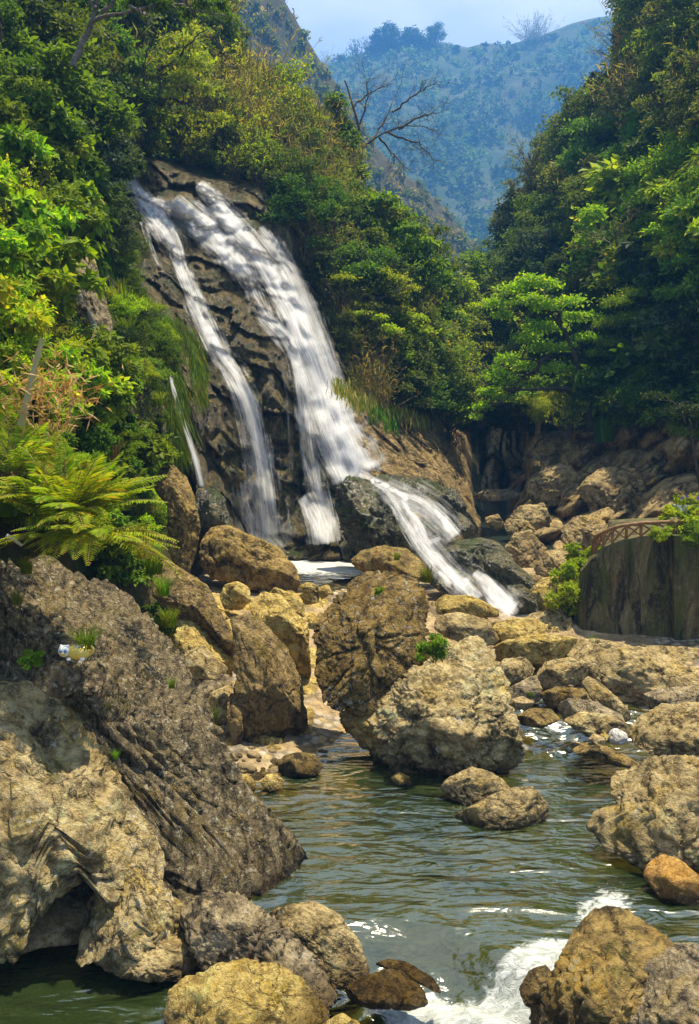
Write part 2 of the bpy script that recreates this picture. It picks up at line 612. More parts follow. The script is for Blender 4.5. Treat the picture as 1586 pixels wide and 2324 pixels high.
# ------------------------------------------------------------------ the ground, riverbed to horizon
gp = []
for px, py, z in [(560, 1720, .16), (600, 1765, .04), (480, 1640, .3), (500, 1560, .7), (450, 1450, 1.25), (600, 1330, 1.65), (700, 1290, 1.5), (650, 1700, .10), (740, 1700, -.06),
                  (1000, 1400, 1.25), (1150, 1420, 1.2), (1270, 1420, 1.3), (1150, 1520, .5), (1320, 1540, .75), (1450, 1600, .35), (1586, 1650, .35),
                  (1250, 1330, 1.55), (1180, 1250, 1.9), (1110, 1150, 1.2), (1130, 1080, 1.6), (1300, 1680, .1), (1200, 1640, -.1), (1250, 1700, -.45), (1500, 1760, -.2),
                  (900, 1850, -1.0), (1100, 1900, -1.2), (1250, 1950, -.9), (1000, 2050, -1.2), (800, 1900, -.8), (680, 1800, -.14), (760, 1790, -.12), (860, 1790, -.5),
                  (700, 1860, -.5), (1450, 2080, -.6), (1000, 1780, -.35), (1100, 2150, -.7), (900, 2150, -.6), (100, 2140, -.16), (200, 2190, -.25), (60, 2230, -.6),
                  (300, 2280, -.7), (150, 2080, .06), (500, 2280, -.6), (1000, 2300, -1.1), (1400, 2250, -.9), (400, 2000, -.3), (860, 1230, 1.9), (1000, 1250, 2.0)]:
    q = PZ(px, py, z)
    gp.append((q[0], q[1], z))
gp += [(5.5, 27, 1.4), (8, 30, 1.7), (3, 33, 1.2), (9, 24, 1.3), (12, 26, 1.4), (8, 40, .9), (9, 47, .6)]
gp += [(-16, 8, .5), (16, 8, .3), (0, 2, -.9), (-25, 18, 1.5), (25, 18, 1.5), (-30, 45, 4), (30, 45, 3), (3, 60, 1.6), (0, 48, 1), (-12, 30, 2.5), (12, 30, 2),
       (-20, 0, .5), (20, 0, .5), (-9, 16, .5), (7, 45, 1.5), (9, 53, 1.4)]
bedf = RBF(gp, 10.0, .002)


def axis(lo, hi, step, far):
    a = np.arange(lo, hi + step, step)
    out = np.geomspace(1, far, 22)
    return np.concatenate([lo - out[::-1] * 1.0, a, hi + out])


gx, gy = axis(-14, 15, .13, 1050), axis(8, 40, .13, 1050)
X, Yg = np.meshgrid(gx, gy)
xs, ys = np.clip(X, -30, 30), np.clip(Yg, -4, 62)
Z = bedf(xs, ys)
far = np.clip((np.hypot(X - xs, Yg - ys)) / 60, 0, 1)
Z = Z * (1 - far) - .5 * far
p3 = np.stack([X, Yg, 0 * X], -1).reshape(-1, 3)
Z = Z + (.10 * fbm(p3 * .7, 4, 3) + .03 * fbm(p3 * 4, 2, 9)).reshape(Z.shape) * (1 - far)
Vg = np.stack([X, Yg, Z], -1).reshape(-1, 3)
ground = link('ground', mesh_np('ground', Vg, grid_faces(len(gx), len(gy)), [M['bed']]))
tag(ground, kind='structure')


def bed_z(x, y):
    return bedf(x, y)


# ------------------------------------------------------------------ left hillside and waterfall cliff
LP = [(0, 1000, 17.5), (-200, 1000, 15), (150, 1100, 17.8), (0, 700, 19.5), (0, 400, 25), (0, 200, 31), (0, 0, 37), (-500, 0, 31), (-500, 700, 14), (-500, 1100, 11.5),
      (-500, -400, 38), (0, -400, 46), (500, -400, 70), (200, 900, 21.5), (200, 700, 25.5), (250, 500, 34), (200, 250, 39), (300, 1000, 24.5), (380, 900, 28.7), (330, 750, 31),
      (300, 600, 35), (280, 450, 40.5), (350, 380, 43), (450, 400, 43.5), (600, 400, 44.5), (400, 250, 49), (300, 100, 47), (450, 50, 56), (520, -50, 63),
      (600, 200, 56), (700, 300, 54), (780, 300, 58), (800, 420, 51), (700, 500, 43.8), (720, 650, 42), (760, 800, 40), (820, 900, 39.2), (850, 1000, 38),
      (900, 700, 46.5), (900, 500, 57), (960, 500, 63), (1000, 640, 61), (1040, 650, 67), (1000, 800, 52), (950, 900, 45), (1060, 900, 55), (1075, 1000, 52),
      (1000, 1000, 45), (900, 980, 41), (1095, 1150, 45), (1000, 1080, 41), (900, 1060, 38), (860, 1080, 36), (1120, 1250, 40), (1000, 1200, 36.5),
      (480, 500, 41.5), (420, 600, 39), (550, 600, 40), (650, 600, 41.5), (450, 750, 36.8), (560, 750, 37.0), (640, 750, 37.8), (600, 850, 35.6),
      (500, 850, 36), (540, 900, 35), (640, 900, 36.4), (700, 900, 37.0), (560, 1000, 34.9), (640, 1000, 36.0), (750, 1000, 36), (560, 1200, 34), (640, 1200, 34.2),
      (720, 1200, 33.8), (800, 1200, 33), (460, 1000, 33.0), (480, 1150, 32.5), (400, 1100, 29), (380, 1250, 25.5), (560, 1330, 32), (750, 1330, 31), (900, 1300, 32), (200, 1300, 20)]
leftY = RBF(LP, 400.0, .004)
SKY_L = [(-700, -420), (520, -420), (530, 0), (560, 120), (640, 170), (740, 270), (800, 330), (830, 430), (900, 480), (965, 510), (1010, 600), (1040, 650),
         (1070, 800), (1080, 950), (1082, 1040), (1095, 1150), (1130, 1260), (1130, 1330), (520, 1330), (450, 1480), (-700, 1520)]
ax, ay = np.arange(-700, 1140, 9.0), np.arange(-420, 1520, 9.0)
A, B = np.meshgrid(ax, ay)
q = P(A, B, leftY(A, B))
pp = q.reshape(-1, 3)
dd = (.9 * fbm(pp * .16, 4, 2) + .35 * fbm(pp * .7, 3, 8)).reshape(A.shape)
q = P(A, B, leftY(A, B) + .9 - dd * np.clip((1300 - B) / 500, .3, 1))
keep = inpoly((A[:-1, :-1] + A[1:, 1:]) / 2, (B[:-1, :-1] + B[1:, 1:]) / 2, SKY_L)
tag(link('hill', mesh_np('hill', q.reshape(-1, 3), grid_faces(len(ax), len(ay), keep), [M['soil']])), kind='structure')


def cliff_d(p):
    """how far the waterfall cliff bulges out at world points (metres, towards the viewer)"""
    w1, w2 = worley(p * (.62, .62, .40) + .15 * fbm(p * .9, 2, 4)[:, None], 3)
    w3, w4 = worley(p * (1.9, 1.9, 1.4) + .2 * fbm(p * 2.0, 2, 14)[:, None], 13)
    st = p[:, 2] * .55 + p[:, 0] * .25 + .6 * fbm(p * .5, 3, 15)
    step = (st - np.floor(st)) ** 2.2
    return .6 * fbm(p * .3, 3, 1) + .95 * (.55 - w1) + .42 * (.5 - w3) + .16 * ridge(p * (2.2, 2.2, 1.2), 4, 6) + .45 * (.45 - step) - .6 * np.clip(.12 - (w2 - w1), 0, 1) * 5 * .5


CL = [(255, 350), (330, 335), (470, 385), (600, 395), (680, 480), (700, 600), (740, 750), (790, 880), (840, 980), (880, 1080), (860, 1300), (420, 1300), (430, 1100),
      (380, 1020), (320, 1010), (250, 930), (225, 800), (150, 650), (140, 520), (200, 520), (300, 600), (330, 560)]
ax, ay = np.arange(120, 900, 3.0), np.arange(330, 1312, 3.0)
A, B = np.meshgrid(ax, ay)
Yc = leftY(A, B)
q = P(A, B, Yc)
dd = cliff_d(q.reshape(-1, 3)).reshape(A.shape)
q = P(A, B, Yc - dd + 2.0 * (1 - smooth(edge_px(A, B, CL) + 14 * fbm(q.reshape(-1, 3) * .8, 3, 77).reshape(A.shape), 2, 34)))
keep = inpoly((A[:-1, :-1] + A[1:, 1:]) / 2, (B[:-1, :-1] + B[1:, 1:]) / 2, CL)
tag(link('cliff', mesh_np('cliff', q.reshape(-1, 3), grid_faces(len(ax), len(ay), keep), [M['cliff']])), kind='structure')


def strata_d(p):
    ang = R(43)
    a = p[:, 0] * math.cos(ang) - p[:, 2] * math.sin(ang)
    b = p[:, 0] * math.sin(ang) + p[:, 2] * math.cos(ang)
    s = np.stack([a * .28, p[:, 1] * .3, b * 1.25], 1)
    w1, w2 = worley(s + .12 * fbm(p * .8, 3, 5)[:, None], 5)
    return .6 * fbm(p * .3, 3, 12) + .9 * (.5 - w1) + .18 * ridge(s * 2.2, 3, 7) - .5 * np.clip(.12 - (w2 - w1), 0, 1) * 4


ST = [(780, 915), (850, 915), (930, 940), (1000, 955), (1080, 965), (1086, 1040), (1088, 1110), (1100, 1170), (1150, 1260), (1190, 1340), (1040, 1300), (900, 1200), (800, 1100), (770, 1000)]
ax, ay = np.arange(760, 1200, 3.0), np.arange(905, 1346, 3.0)
A, B = np.meshgrid(ax, ay)
Yc = leftY(A, B) - .3
q = P(A, B, Yc)
dd = strata_d(q.reshape(-1, 3)).reshape(A.shape)
q = P(A, B, Yc - dd + 2.5 * (1 - smooth(edge_px(A, B, ST), 0, 30)))
keep = inpoly((A[:-1, :-1] + A[1:, 1:]) / 2, (B[:-1, :-1] + B[1:, 1:]) / 2, ST)
tag(link('cliff', mesh_np('layered_cliff', q.reshape(-1, 3), grid_faces(len(ax), len(ay), keep), [M['strata']])), kind='structure')

# ------------------------------------------------------------------ right hillside and gorge rocks
RP = [(1400, 0, 76), (1500, 0, 61), (1586, 0, 51), (1900, 0, 36), (1900, -400, 44), (1400, -400, 92), (1390, 150, 73), (1330, 200, 75), (1210, 330, 82), (1180, 450, 80),
      (1125, 560, 83), (1060, 650, 80), (1040, 760, 74), (1070, 900, 62), (1586, 300, 44), (1450, 300, 58), (1300, 400, 67), (1300, 600, 56), (1200, 600, 65),
      (1150, 700, 59), (1400, 600, 49), (1586, 600, 38.5), (1300, 800, 47), (1150, 900, 52), (1200, 950, 47.5), (1350, 950, 42.5), (1500, 900, 39), (1586, 950, 36),
      (1900, 950, 28), (1900, 500, 30), (1150, 1000, 50), (1200, 1000, 44.5), (1300, 1050, 40), (1400, 1050, 38.5), (1500, 1050, 35.5), (1586, 1100, 33), (1160, 1150, 42.5),
      (1250, 1150, 38.5), (1350, 1150, 36), (1200, 1300, 32.5), (1300, 1300, 30.5), (1586, 1250, 29), (1900, 1250, 24), (1150, 1300, 34), (1586, 1400, 27), (1300, 1400, 27.5)]
rightY = RBF(RP, 400.0, .004)
SKY_R = [(1420, -420), (1400, 60), (1385, 170), (1335, 200), (1300, 260), (1215, 340), (1185, 440), (1135, 480), (1130, 560), (1065, 650), (1040, 760), (1050, 860),
         (1090, 960), (1140, 975), (1900, 1000), (1900, -420)]
ax, ay = np.arange(1030, 1910, 6.0), np.arange(-420, 1010, 6.0)
A, B = np.meshgrid(ax, ay)
q = P(A, B, rightY(A, B))
dd = (1.2 * fbm(q.reshape(-1, 3) * .14, 4, 22) + .4 * fbm(q.reshape(-1, 3) * .6, 3, 28)).reshape(A.shape)
q = P(A, B, rightY(A, B) + 1.0 - dd)
keep = inpoly((A[:-1, :-1] + A[1:, 1:]) / 2, (B[:-1, :-1] + B[1:, 1:]) / 2, SKY_R)
tag(link('hill', mesh_np('right_hill', q.reshape(-1, 3), grid_faces(len(ax), len(ay), keep), [M['soil']])), kind='structure')


def gorge_d(p):
    w1, w2 = worley(p * (.36, .36, .42) + .35 * fbm(p * .45, 3, 24)[:, None], 31)
    w3, w4 = worley(p * 1.0 + .35 * fbm(p * .9, 3, 34)[:, None], 33)
    e = np.clip(.2 - (w2 - w1), 0, 1)
    e2 = np.clip(.16 - (w4 - w3), 0, 1)
    return .9 * fbm(p * .16, 3, 21) + 3.0 * (.5 - w1) - 4.0 * e + .7 * (.5 - w3) - .9 * e2 + .22 * ridge(p * 1.3, 4, 26)


GR = [(1192, 1000), (1185, 1060), (1200, 1100), (1150, 1150), (1142, 1200), (1180, 1290), (1240, 1350), (1300, 1420), (1900, 1420), (1900, 900), (1500, 930), (1330, 960), (1230, 965)]
ax, ay = np.arange(1130, 1910, 3.6), np.arange(890, 1430, 3.6)
A, B = np.meshgrid(ax, ay)
Yc = rightY(A, B)
q = P(A, B, Yc)
dd = gorge_d(q.reshape(-1, 3)).reshape(A.shape)
q = P(A, B, Yc - dd + 2.5 * (1 - smooth(edge_px(A, B, GR), 0, 26)))
keep = inpoly((A[:-1, :-1] + A[1:, 1:]) / 2, (B[:-1, :-1] + B[1:, 1:]) / 2, GR)
tag(link('cliff', mesh_np('right_cliff', q.reshape(-1, 3), grid_faces(len(ax), len(ay), keep), [M['gorge']])), kind='structure')

# dark back wall of the gorge where the river comes from
ax, ay = np.arange(1040, 1260, 3.0), np.arange(860, 1150, 3.0)
A, B = np.meshgrid(ax, ay)
Yc = 58 + .02 * np.abs(A - 1120) + (1100 - B) * .01 - 9 * np.clip((A - 1130) / 70, 0, 1) * np.clip((1080 - B) / 60, -.6, 1)
q = P(A, B, Yc)
dd = 1.5 * gorge_d(q.reshape(-1, 3) * (1.2, 1.2, .7)).reshape(A.shape)
q = P(A, B, Yc - dd)
low = PZ(A, B, np.full(A.shape, 1.9))[..., 1]
keep = inpoly((A[:-1, :-1] + A[1:, 1:]) / 2, (B[:-1, :-1] + B[1:, 1:]) / 2, [(1040, 860), (1255, 860), (1255, 1050), (1190, 1120), (1150, 1140), (1100, 1140), (1060, 1130)])
tag(link('cliff', mesh_np('gorge_back_cliff', q.reshape(-1, 3), grid_faces(len(ax), len(ay), keep), [M['strata']])), kind='structure')

# ------------------------------------------------------------------ mountains
g = NT('mountain_scrub')
v = g.n('TexCoord').outputs['Object']
n1 = g.noise(v, .012, 10, .65, .6)
n2 = g.noise(v, .15, 8, .7)
c = g.ramp(n1, [(.35, (.03, .055, .018)), (.48, (.06, .09, .028)), (.56, (.10, .105, .045)), (.62, (.07, .10, .03)), (.75, (.05, .08, .03))])
c = g.mix(g.ramp(n2, [(.35, .6), (.65, 0.0)]), c, (.02, .035, .014))
M['far'] = g.done(g.bsdf(c, .95, g.bump(n2, .8, 2.0), .1))
g = NT('spur_scrub')
v = g.n('TexCoord').outputs['Object']
n1 = g.noise(g.mapping(v, (1, 1, .5)), .05, 10, .7, .6)
n2 = g.noise(v, .6, 8, .75)
c = g.ramp(n1, [(.35, (.05, .06, .022)), (.5, (.12, .10, .055)), (.62, (.08, .085, .03)), (.75, (.16, .13, .08))])
c = g.mix(g.ramp(n2, [(.35, .65), (.6, 0.0)]), c, (.025, .03, .014))
M['spur'] = g.done(g.bsdf(c, .95, g.bump(n2, .8, .8), .1))

crest = np.array([(300, 300), (600, 260), (700, 200), (745, 150), (790, 128), (850, 112), (930, 92), (1010, 96), (1060, 108), (1100, 98), (1160, 100), (1230, 80), (1300, 52), (1350, 40),
                  (1400, 34), (1500, 20), (1700, 10), (2000, 40)], float)
cr_x = np.linspace(300, 2000, 240)
cr_y = np.interp(cr_x, crest[:, 0], crest[:, 1])
rows = 130
VV = []
for k in range(rows + 14):
    s = k / rows
    if s <= 1:
        py = cr_y * s + 930 * (1 - s)
        Yf = 330 + 430 * s ** 1.15 + 60 * np.clip(np.sin(cr_x / 160) * .6 + np.sin(cr_x / 71 + 1) * .25, -1, 1) * (s * (1 - s) * 3)
        VV.append(P(cr_x, py, Yf))
    else:
        b = (k - rows)
        w = VV[rows].copy()
        w[:, 1] += b * 18
        w[:, 2] -= b * 9
        VV.append(w)
VV = np.array(VV)
pp = VV.reshape(-1, 3)
nz = (9 * fbm(pp * .012, 5, 41) + 14 * ridge(pp * (.006, .004, .004), 3, 45)).reshape(VV.shape[:2])
damp = np.minimum(1, np.abs(np.arange(rows + 14) - rows) / 14)[:, None]
VV[..., 1] += -nz * damp * 1.6
VV[..., 2] += nz * damp * .25
far_hill = tag(link('mountain', mesh_np('far_mountain', VV.reshape(-1, 3), grid_faces(240, rows + 14), [M['far']])), kind='structure')

spur = np.array([(300, -300), (560, -110), (640, -5), (668, 40), (700, 95), (730, 145), (765, 195), (800, 260), (850, 330), (900, 385), (960, 425), (1005, 470), (1050, 525), (1085, 565), (1110, 610), (1150, 690), (1180, 800), (1200, 930)], float)
tt = np.linspace(0, 1, 200)
dl = np.concatenate([[0], np.cumsum(np.hypot(*np.diff(spur, axis=0).T))])
sx_, sy_ = np.interp(tt * dl[-1], dl, spur[:, 0]), np.interp(tt * dl[-1], dl, spur[:, 1])
VS = []
for k in range(110):
    s = k / 90
    if s <= 1:      # face that looks at us: from the crest down to the left foot
        Yf = 235 - 75 * s
        VS.append(P(sx_ - 520 * s, sy_ + (980 - sy_) * s * .9, np.full(200, Yf)))
    else:
        pass
VS = VS[::-1]
n_front = len(VS)
for b in range(1, 18):
    w = VS[n_front - 1].copy()
    w[:, 0] += b * 1.2
    w[:, 1] += b * 9
    w[:, 2] -= b * 2.5
    VS.append(w)
VS = np.array(VS)
pp = VS.reshape(-1, 3)
nz = (2.5 * fbm(pp * .04, 5, 51) + 3.5 * ridge(pp * (.03, .03, .012), 3, 55)).reshape(VS.shape[:2])
damp = np.minimum(1, .12 + np.abs(np.arange(len(VS)) - n_front + 1) / 16)[:, None]
VS[..., 1] -= nz * damp * 1.3
VS[..., 2] += nz * damp * .2
tag(link('mountain', mesh_np('spur', VS.reshape(-1, 3), grid_faces(200, len(VS)), [M['spur']])), kind='structure')
# ------------------------------------------------------------------ boulders
def star(poly, c, th):
    """outline radius from c in direction th (picture pixels, y up)"""
    poly = np.asarray(poly, float)
    a, b = poly, np.roll(poly, -1, 0)
    out = np.zeros(len(th))
    dx, dy = np.cos(th), -np.sin(th)
    for p, q in zip(a, b):
        e = q - p
        den = dx * e[1] - dy * e[0]
        den = np.where(np.abs(den) < 1e-9, 1e-9, den)
        t = ((p[0] - c[0]) * e[1] - (p[1] - c[1]) * e[0]) / den
        u = ((p[0] - c[0]) * dy - (p[1] - c[1]) * dx) / den
        ok = (t > 0) & (u >= -1e-6) & (u <= 1 + 1e-6)
        out = np.maximum(out, np.where(ok, t, 0))
    return out


def rock(name, label, poly, mat, z=0.0, Y=None, thick=.85, lvl=5, seed=1, amp=.08, freq=1.0, facets=5, cut=(.62, .85), strata=None, crack=.5,
         cat='boulder', group=None, ctr=None, sm=.06, tilt=.25, fine=1.0, e=.72, ledge=1.0, warp=.4):
    poly = np.asarray(poly, float)
    rng = np.random.RandomState(seed)
    if ctr is None:
        x, y = poly[:, 0], poly[:, 1]
        x2, y2 = np.roll(x, -1), np.roll(y, -1)
        cr = x * y2 - x2 * y
        ctr = (((x + x2) * cr).sum() / (3 * cr.sum()), ((y + y2) * cr).sum() / (3 * cr.sum()))
    yb = poly[:, 1].max()
    if Y is None:
        Y = float(PZ(poly[poly[:, 1].argmax(), 0], yb, z)[1])
    n, F = ico(lvl)
    th = np.linspace(-np.pi, np.pi, 361)
    rr = star(poly, ctr, th)
    k = max(1, int(sm / (2 * np.pi / 360)))
    ker = np.hanning(2 * k + 3)
    rr = np.convolve(np.concatenate([rr[-k - 2:-1], rr, rr[1:k + 2]]), ker / ker.sum(), 'same')[k + 1:k + 1 + 361]
    Rm = np.sqrt((rr ** 2).mean())
    half = Rm * Y / FPX
    T = half * thick
    Yc = Y + T * .75
    base = P(*ctr, Yc)
    f = base - np.array([0, 0, CAMZ])
    dist = np.linalg.norm(f)
    f /= dist
    r_ = np.cross(f, [0, 0, 1])
    r_ /= np.linalg.norm(r_)
    u_ = np.cross(r_, f)
    s = dist / np.sqrt(FPX ** 2 + (ctr[0] - CX) ** 2 + (ctr[1] - CY) ** 2)
    a, b, c = n.T
    rho = np.sqrt(a * a + b * b)
    ang = np.arctan2(b, a)
    rad = np.interp(ang, th, rr) * s * np.clip(rho, 0, 1) ** e
    d = np.sign(c) * np.abs(c) ** .85 * T
    L = np.stack([rad * np.cos(ang), rad * np.sin(ang), d], 1)
    L[:, 2] += tilt * L[:, 1]
    for k in range(int(facets * 1.6) + 1):
        nn = np.array([rng.uniform(-.8, .8), rng.uniform(-.45, .95), -rng.uniform(.45, 1.2)])
        nn /= np.linalg.norm(nn)
        pr = L @ nn
        ex = np.maximum(0, pr - pr.max() * rng.uniform(*cut))
        L -= nn * (ex * .93)[:, None]
    W = L[:, :1] * r_ + L[:, 1:2] * u_ + L[:, 2:3] * f
    dirn = W / (np.linalg.norm(W, axis=1)[:, None] + 1e-9)
    q = W / half * freq
    if strata is not None:      # (angle in the picture plane, stretch along, stretch across)
        ca, sa = math.cos(strata[0]), math.sin(strata[0])
        l0 = (L[:, 0] * ca + L[:, 1] * sa) * strata[1]
        l1 = (-L[:, 0] * sa + L[:, 1] * ca) * strata[2]
        q = np.stack([l0, l1, L[:, 2] * 1.0], 1) / half * freq
    q = q + seed * 3.7
    wp = q + warp * np.stack([fbm(q * 1.5, 3, seed + 50), fbm(q * 1.5, 3, seed + 60), fbm(q * 1.5, 3, seed + 70)], 1)
    w1, w2 = worley(wp * 1.6, seed)
    edge = np.clip((w2 - w1) / .10, 0, 1)
    sa_ = rng.uniform(.3, 1.2) if strata is None else 0
    ax_ = np.array([math.sin(sa_) * .5, -.25, math.cos(sa_)]) if strata is None else np.array([0, .9, .25])
    lay = (q @ ax_) * (1.9 if strata is None else 1.4) + .45 * fbm(q * 1.1, 3, seed + 31)
    lay = lay - np.floor(lay)
    led = np.where(lay < .82, lay / .82, (1 - lay) / .18)
    disp = .95 * fbm(q * 1.1, 3, seed) + .6 * ridge(wp * 2.1, 4, seed + 3) + crack * 1.35 * (edge - 1) + .35 * (.5 - w1) + ledge * .55 * (led - .5)
    if lvl >= 5:
        v1, v2 = worley(wp * 4.2, seed + 9)
        lay2 = (q @ np.array([.3, .2, 1.0])) * 5.5 + 1.1 * fbm(q * 2.4, 3, seed + 37)
        lay2 = np.abs(lay2 - np.floor(lay2) - .5) * 2
        disp = disp + fine * 1.5 * (.16 * (.5 - v1) - crack * .30 * (1 - np.clip((v2 - v1) / .15, 0, 1)) + .16 * fbm(q * 8, 4, seed + 5, .6) + ledge * .12 * (lay2 - .5))
    W = W + dirn * (disp * amp * 1.55 * half)[:, None]
    V = base + W
    bz = V[:, 2].min()
    org = np.array([base[0], base[1], bz])
    me = mesh_np(name, V - org, F, [M[mat]])
    return tag(link(name, me, org), label, cat, group)


rock('rock_outcrop', 'huge dark grey lichened rock outcrop beneath the ferns, sloping down to the pool',
     [(-220, 1150), (0, 1232), (90, 1215), (200, 1240), (300, 1262), (375, 1300), (398, 1420), (430, 1530), (480, 1640), (520, 1745), (565, 1850), (670, 1935), (775, 2080), (690, 2120),
      (520, 2110), (350, 2140), (0, 2140), (-220, 2100)], 'grey', z=.0, Y=12.1, thick=.55, lvl=7, seed=11, amp=.045, freq=2.2, facets=9, cut=(.5, .8),
     strata=(R(-52), .42, 1.9), crack=.8, ctr=(180, 1650), tilt=.42, cat='rock', fine=1.3)
rock('rock_ledge', 'pale weathered rock ledge with a dark hollow, in front of the dark outcrop',
     [(-200, 1500), (0, 1532), (90, 1558), (180, 1590), (245, 1625), (292, 1665), (262, 1740), (268, 1800), (300, 1870), (330, 1945), (345, 1998), (330, 2060), (250, 2085), (205, 2040), (190, 1975),
      (120, 1990), (60, 2060), (30, 2110), (-200, 2150)], 'ledge', Y=11.2, thick=.5, lvl=6, warp=.2, e=.55, fine=1.3, seed=21, amp=.07, freq=2.0, facets=8, cut=(.68, .9), ctr=(90, 1800), tilt=.45, cat='rock', crack=.35, sm=.03)
rock('rock_buttress', 'smooth pale rock foot running down from the ledge to the brown pool',
     [(235, 1830), (290, 1850), (335, 1940), (350, 2005), (420, 2075), (470, 2150), (465, 2215), (380, 2200), (330, 2170), (240, 2155), (180, 2150), (195, 2090), (215, 2000), (205, 1920)],
     'ledge', Y=10.7, thick=.7, lvl=6, warp=.2, e=.6, seed=23, amp=.075, freq=1.7, facets=5, tilt=.4, strata=(R(-70), .6, 1.6), cat='rock', crack=.3)
rock('rock', 'small black rock that the cat figurine stands on', [(82, 1540), (110, 1505), (160, 1500), (215, 1503), (245, 1530), (240, 1565), (190, 1582), (120, 1575)], 'grey',
     Y=11.9, thick=.9, seed=25, amp=.10, tilt=.3)
rock('rock', 'dark rock added for the black shadow in the hollow under the pale ledge at the left edge', [(-60, 1830), (60, 1790), (150, 1780), (210, 1830), (240, 1930), (225, 2030), (130, 2050), (60, 2060), (-60, 2070)], 'grey',
     Y=12.0, thick=.5, seed=29, amp=.12, freq=1.6, tilt=.3)  # added dark filler: stands in for the shadow inside the ledge's hollow
rock('rock', 'low pale rock shelf at the edge of the brown pool', [(190, 2135), (250, 2085), (350, 2100), (440, 2155), (480, 2218), (400, 2232), (300, 2208), (205, 2172)], 'ledge', Y=10.45, thick=.5, lvl=6, seed=32, amp=.06, tilt=.9, freq=1.5)
rock('gravel_bank', 'small sand and gravel bank in the hollow under the pale ledge', [(-60, 2090), (60, 2066), (130, 2030), (195, 2040), (232, 2110), (190, 2152), (90, 2146), (-60, 2165)], 'stone', Y=11.05, thick=.35, seed=30, amp=.03,
     tilt=1.0, facets=1, crack=0, ledge=.1, e=.6, cat='gravel bank')
rock('wrinkled_rock', 'wrinkled grey ridge of rock at the foot of the dark outcrop',
     [(385, 2062), (440, 2035), (500, 2030), (555, 2042), (600, 2080), (650, 2120), (700, 2170), (745, 2235), (760, 2275), (690, 2265), (600, 2240), (500, 2230), (465, 2190), (420, 2110)], 'wrinkle',
     z=-.1, Y=10.2, thick=.75, lvl=6, seed=31, amp=.075, freq=2.2, facets=4, strata=(R(62), .7, 2.2), crack=.5, tilt=.35)
rock('rock', 'rounded tan rock with a layered side where the pool spills over',
     [(600, 2078), (640, 2062), (715, 2050), (770, 2085), (812, 2135), (842, 2200), (800, 2225), (740, 2230), (690, 2170), (640, 2115)], 'tan', z=0, Y=10.6, thick=.7, e=.6, seed=33, amp=.05,
     strata=(R(-35), .6, 1.8), tilt=.3, lvl=6, freq=1.5)
rock('boulder', 'yellow boulder cut by the bottom edge of the picture', [(372, 2300), (385, 2245), (425, 2218), (480, 2210), (560, 2195), (640, 2212), (695, 2248), (735, 2300), (760, 2360), (700, 2440), (400, 2440)],
     'yellow', z=-.3, Y=9.1, thick=.8, lvl=6, fine=.6, seed=35, amp=.06, freq=1.4, tilt=.35, facets=7)
rock('boulder', 'small yellow rock tip beside the yellow boulder at the bottom edge', [(740, 2320), (780, 2308), (815, 2325), (840, 2380), (740, 2400)], 'yellow', Y=9.0, seed=36, lvl=4)
rock('rock', 'mossy brown low rock in the white water of the spillway', [(770, 2245), (815, 2222), (870, 2205), (915, 2205), (955, 2235), (978, 2272), (930, 2285), (850, 2283), (790, 2275)], 'brown', z=-.15, Y=10.1,
     thick=.7, seed=37, amp=.05)
rock('rock_slab', 'thin wet reddish slab leaning behind the mossy spillway rock', [(840, 2195), (880, 2180), (920, 2185), (975, 2210), (1020, 2232), (985, 2242), (940, 2225), (890, 2205)], 'brown', Y=10.45, thick=.5, seed=38,
     amp=.04, lvl=4)
rock('boulder', 'large dark brown boulder at the lower right corner',
     [(1205, 2400), (1200, 2300), (1250, 2240), (1275, 2190), (1288, 2135), (1320, 2090), (1365, 2074), (1420, 2078), (1490, 2102), (1530, 2135), (1545, 2180), (1520, 2250), (1500, 2330), (1480, 2420)], 'brown',
     z=-.2, Y=9.4, thick=.8, lvl=6, seed=41, amp=.065, freq=1.5, tilt=.35, facets=8)
rock('rock', 'pale rock leaning on the large dark boulder at the right edge', [(1400, 2330), (1430, 2260), (1480, 2200), (1530, 2160), (1600, 2150), (1700, 2180), (1700, 2420), (1420, 2420)], 'wrinkle', z=-.2, Y=9.0, thick=.6,
     lvl=6, seed=43, amp=.06, freq=1.4, tilt=.45)
rock('rock', 'small pointed wet rock against the left side of the large dark boulder', [(1178, 2250), (1200, 2210), (1235, 2193), (1262, 2210), (1270, 2260), (1235, 2290), (1195, 2280)], 'brown', z=-.2, Y=10.0, seed=44, amp=.06)
rock('boulder', 'big pale yellowish boulder at the right edge of the pool',
     [(1338, 1908), (1362, 1870), (1408, 1845), (1392, 1815), (1398, 1780), (1440, 1745), (1500, 1728), (1590, 1718), (1720, 1740), (1740, 1940), (1590, 1965), (1480, 1975), (1400, 1950)], 'tan', z=0, Y=12.9, thick=.75,
     lvl=6, e=.6, fine=.6, seed=45, amp=.07, freq=1.5, tilt=.4, facets=8)
rock('boulder', 'smooth orange stone at the water edge below the big pale boulder', [(1462, 2000), (1470, 1960), (1500, 1943), (1540, 1952), (1590, 1985), (1625, 2030), (1590, 2050), (1500, 2040)], 'orange', z=-.05, Y=12.2, thick=.8,
     seed=47, amp=.035, facets=4, crack=.15)
rock('boulder', 'rear one of the two pale boulders standing in the pool', [(1000, 1793), (1020, 1765), (1070, 1742), (1105, 1748), (1150, 1772), (1160, 1790), (1130, 1815), (1070, 1832), (1020, 1815)], 'tan', z=-.02, thick=.8, e=.6, fine=.6, seed=51,
     amp=.05, lvl=5)
rock('boulder', 'front one of the two pale boulders standing in the pool', [(1025, 1862), (1065, 1838), (1110, 1812), (1150, 1790), (1205, 1782), (1245, 1818), (1248, 1848), (1215, 1868), (1140, 1882), (1060, 1882)], 'tan', z=-.02,
     thick=.75, e=.6, fine=.6, seed=53, amp=.05, lvl=6, strata=(R(35), .8, 1.4))
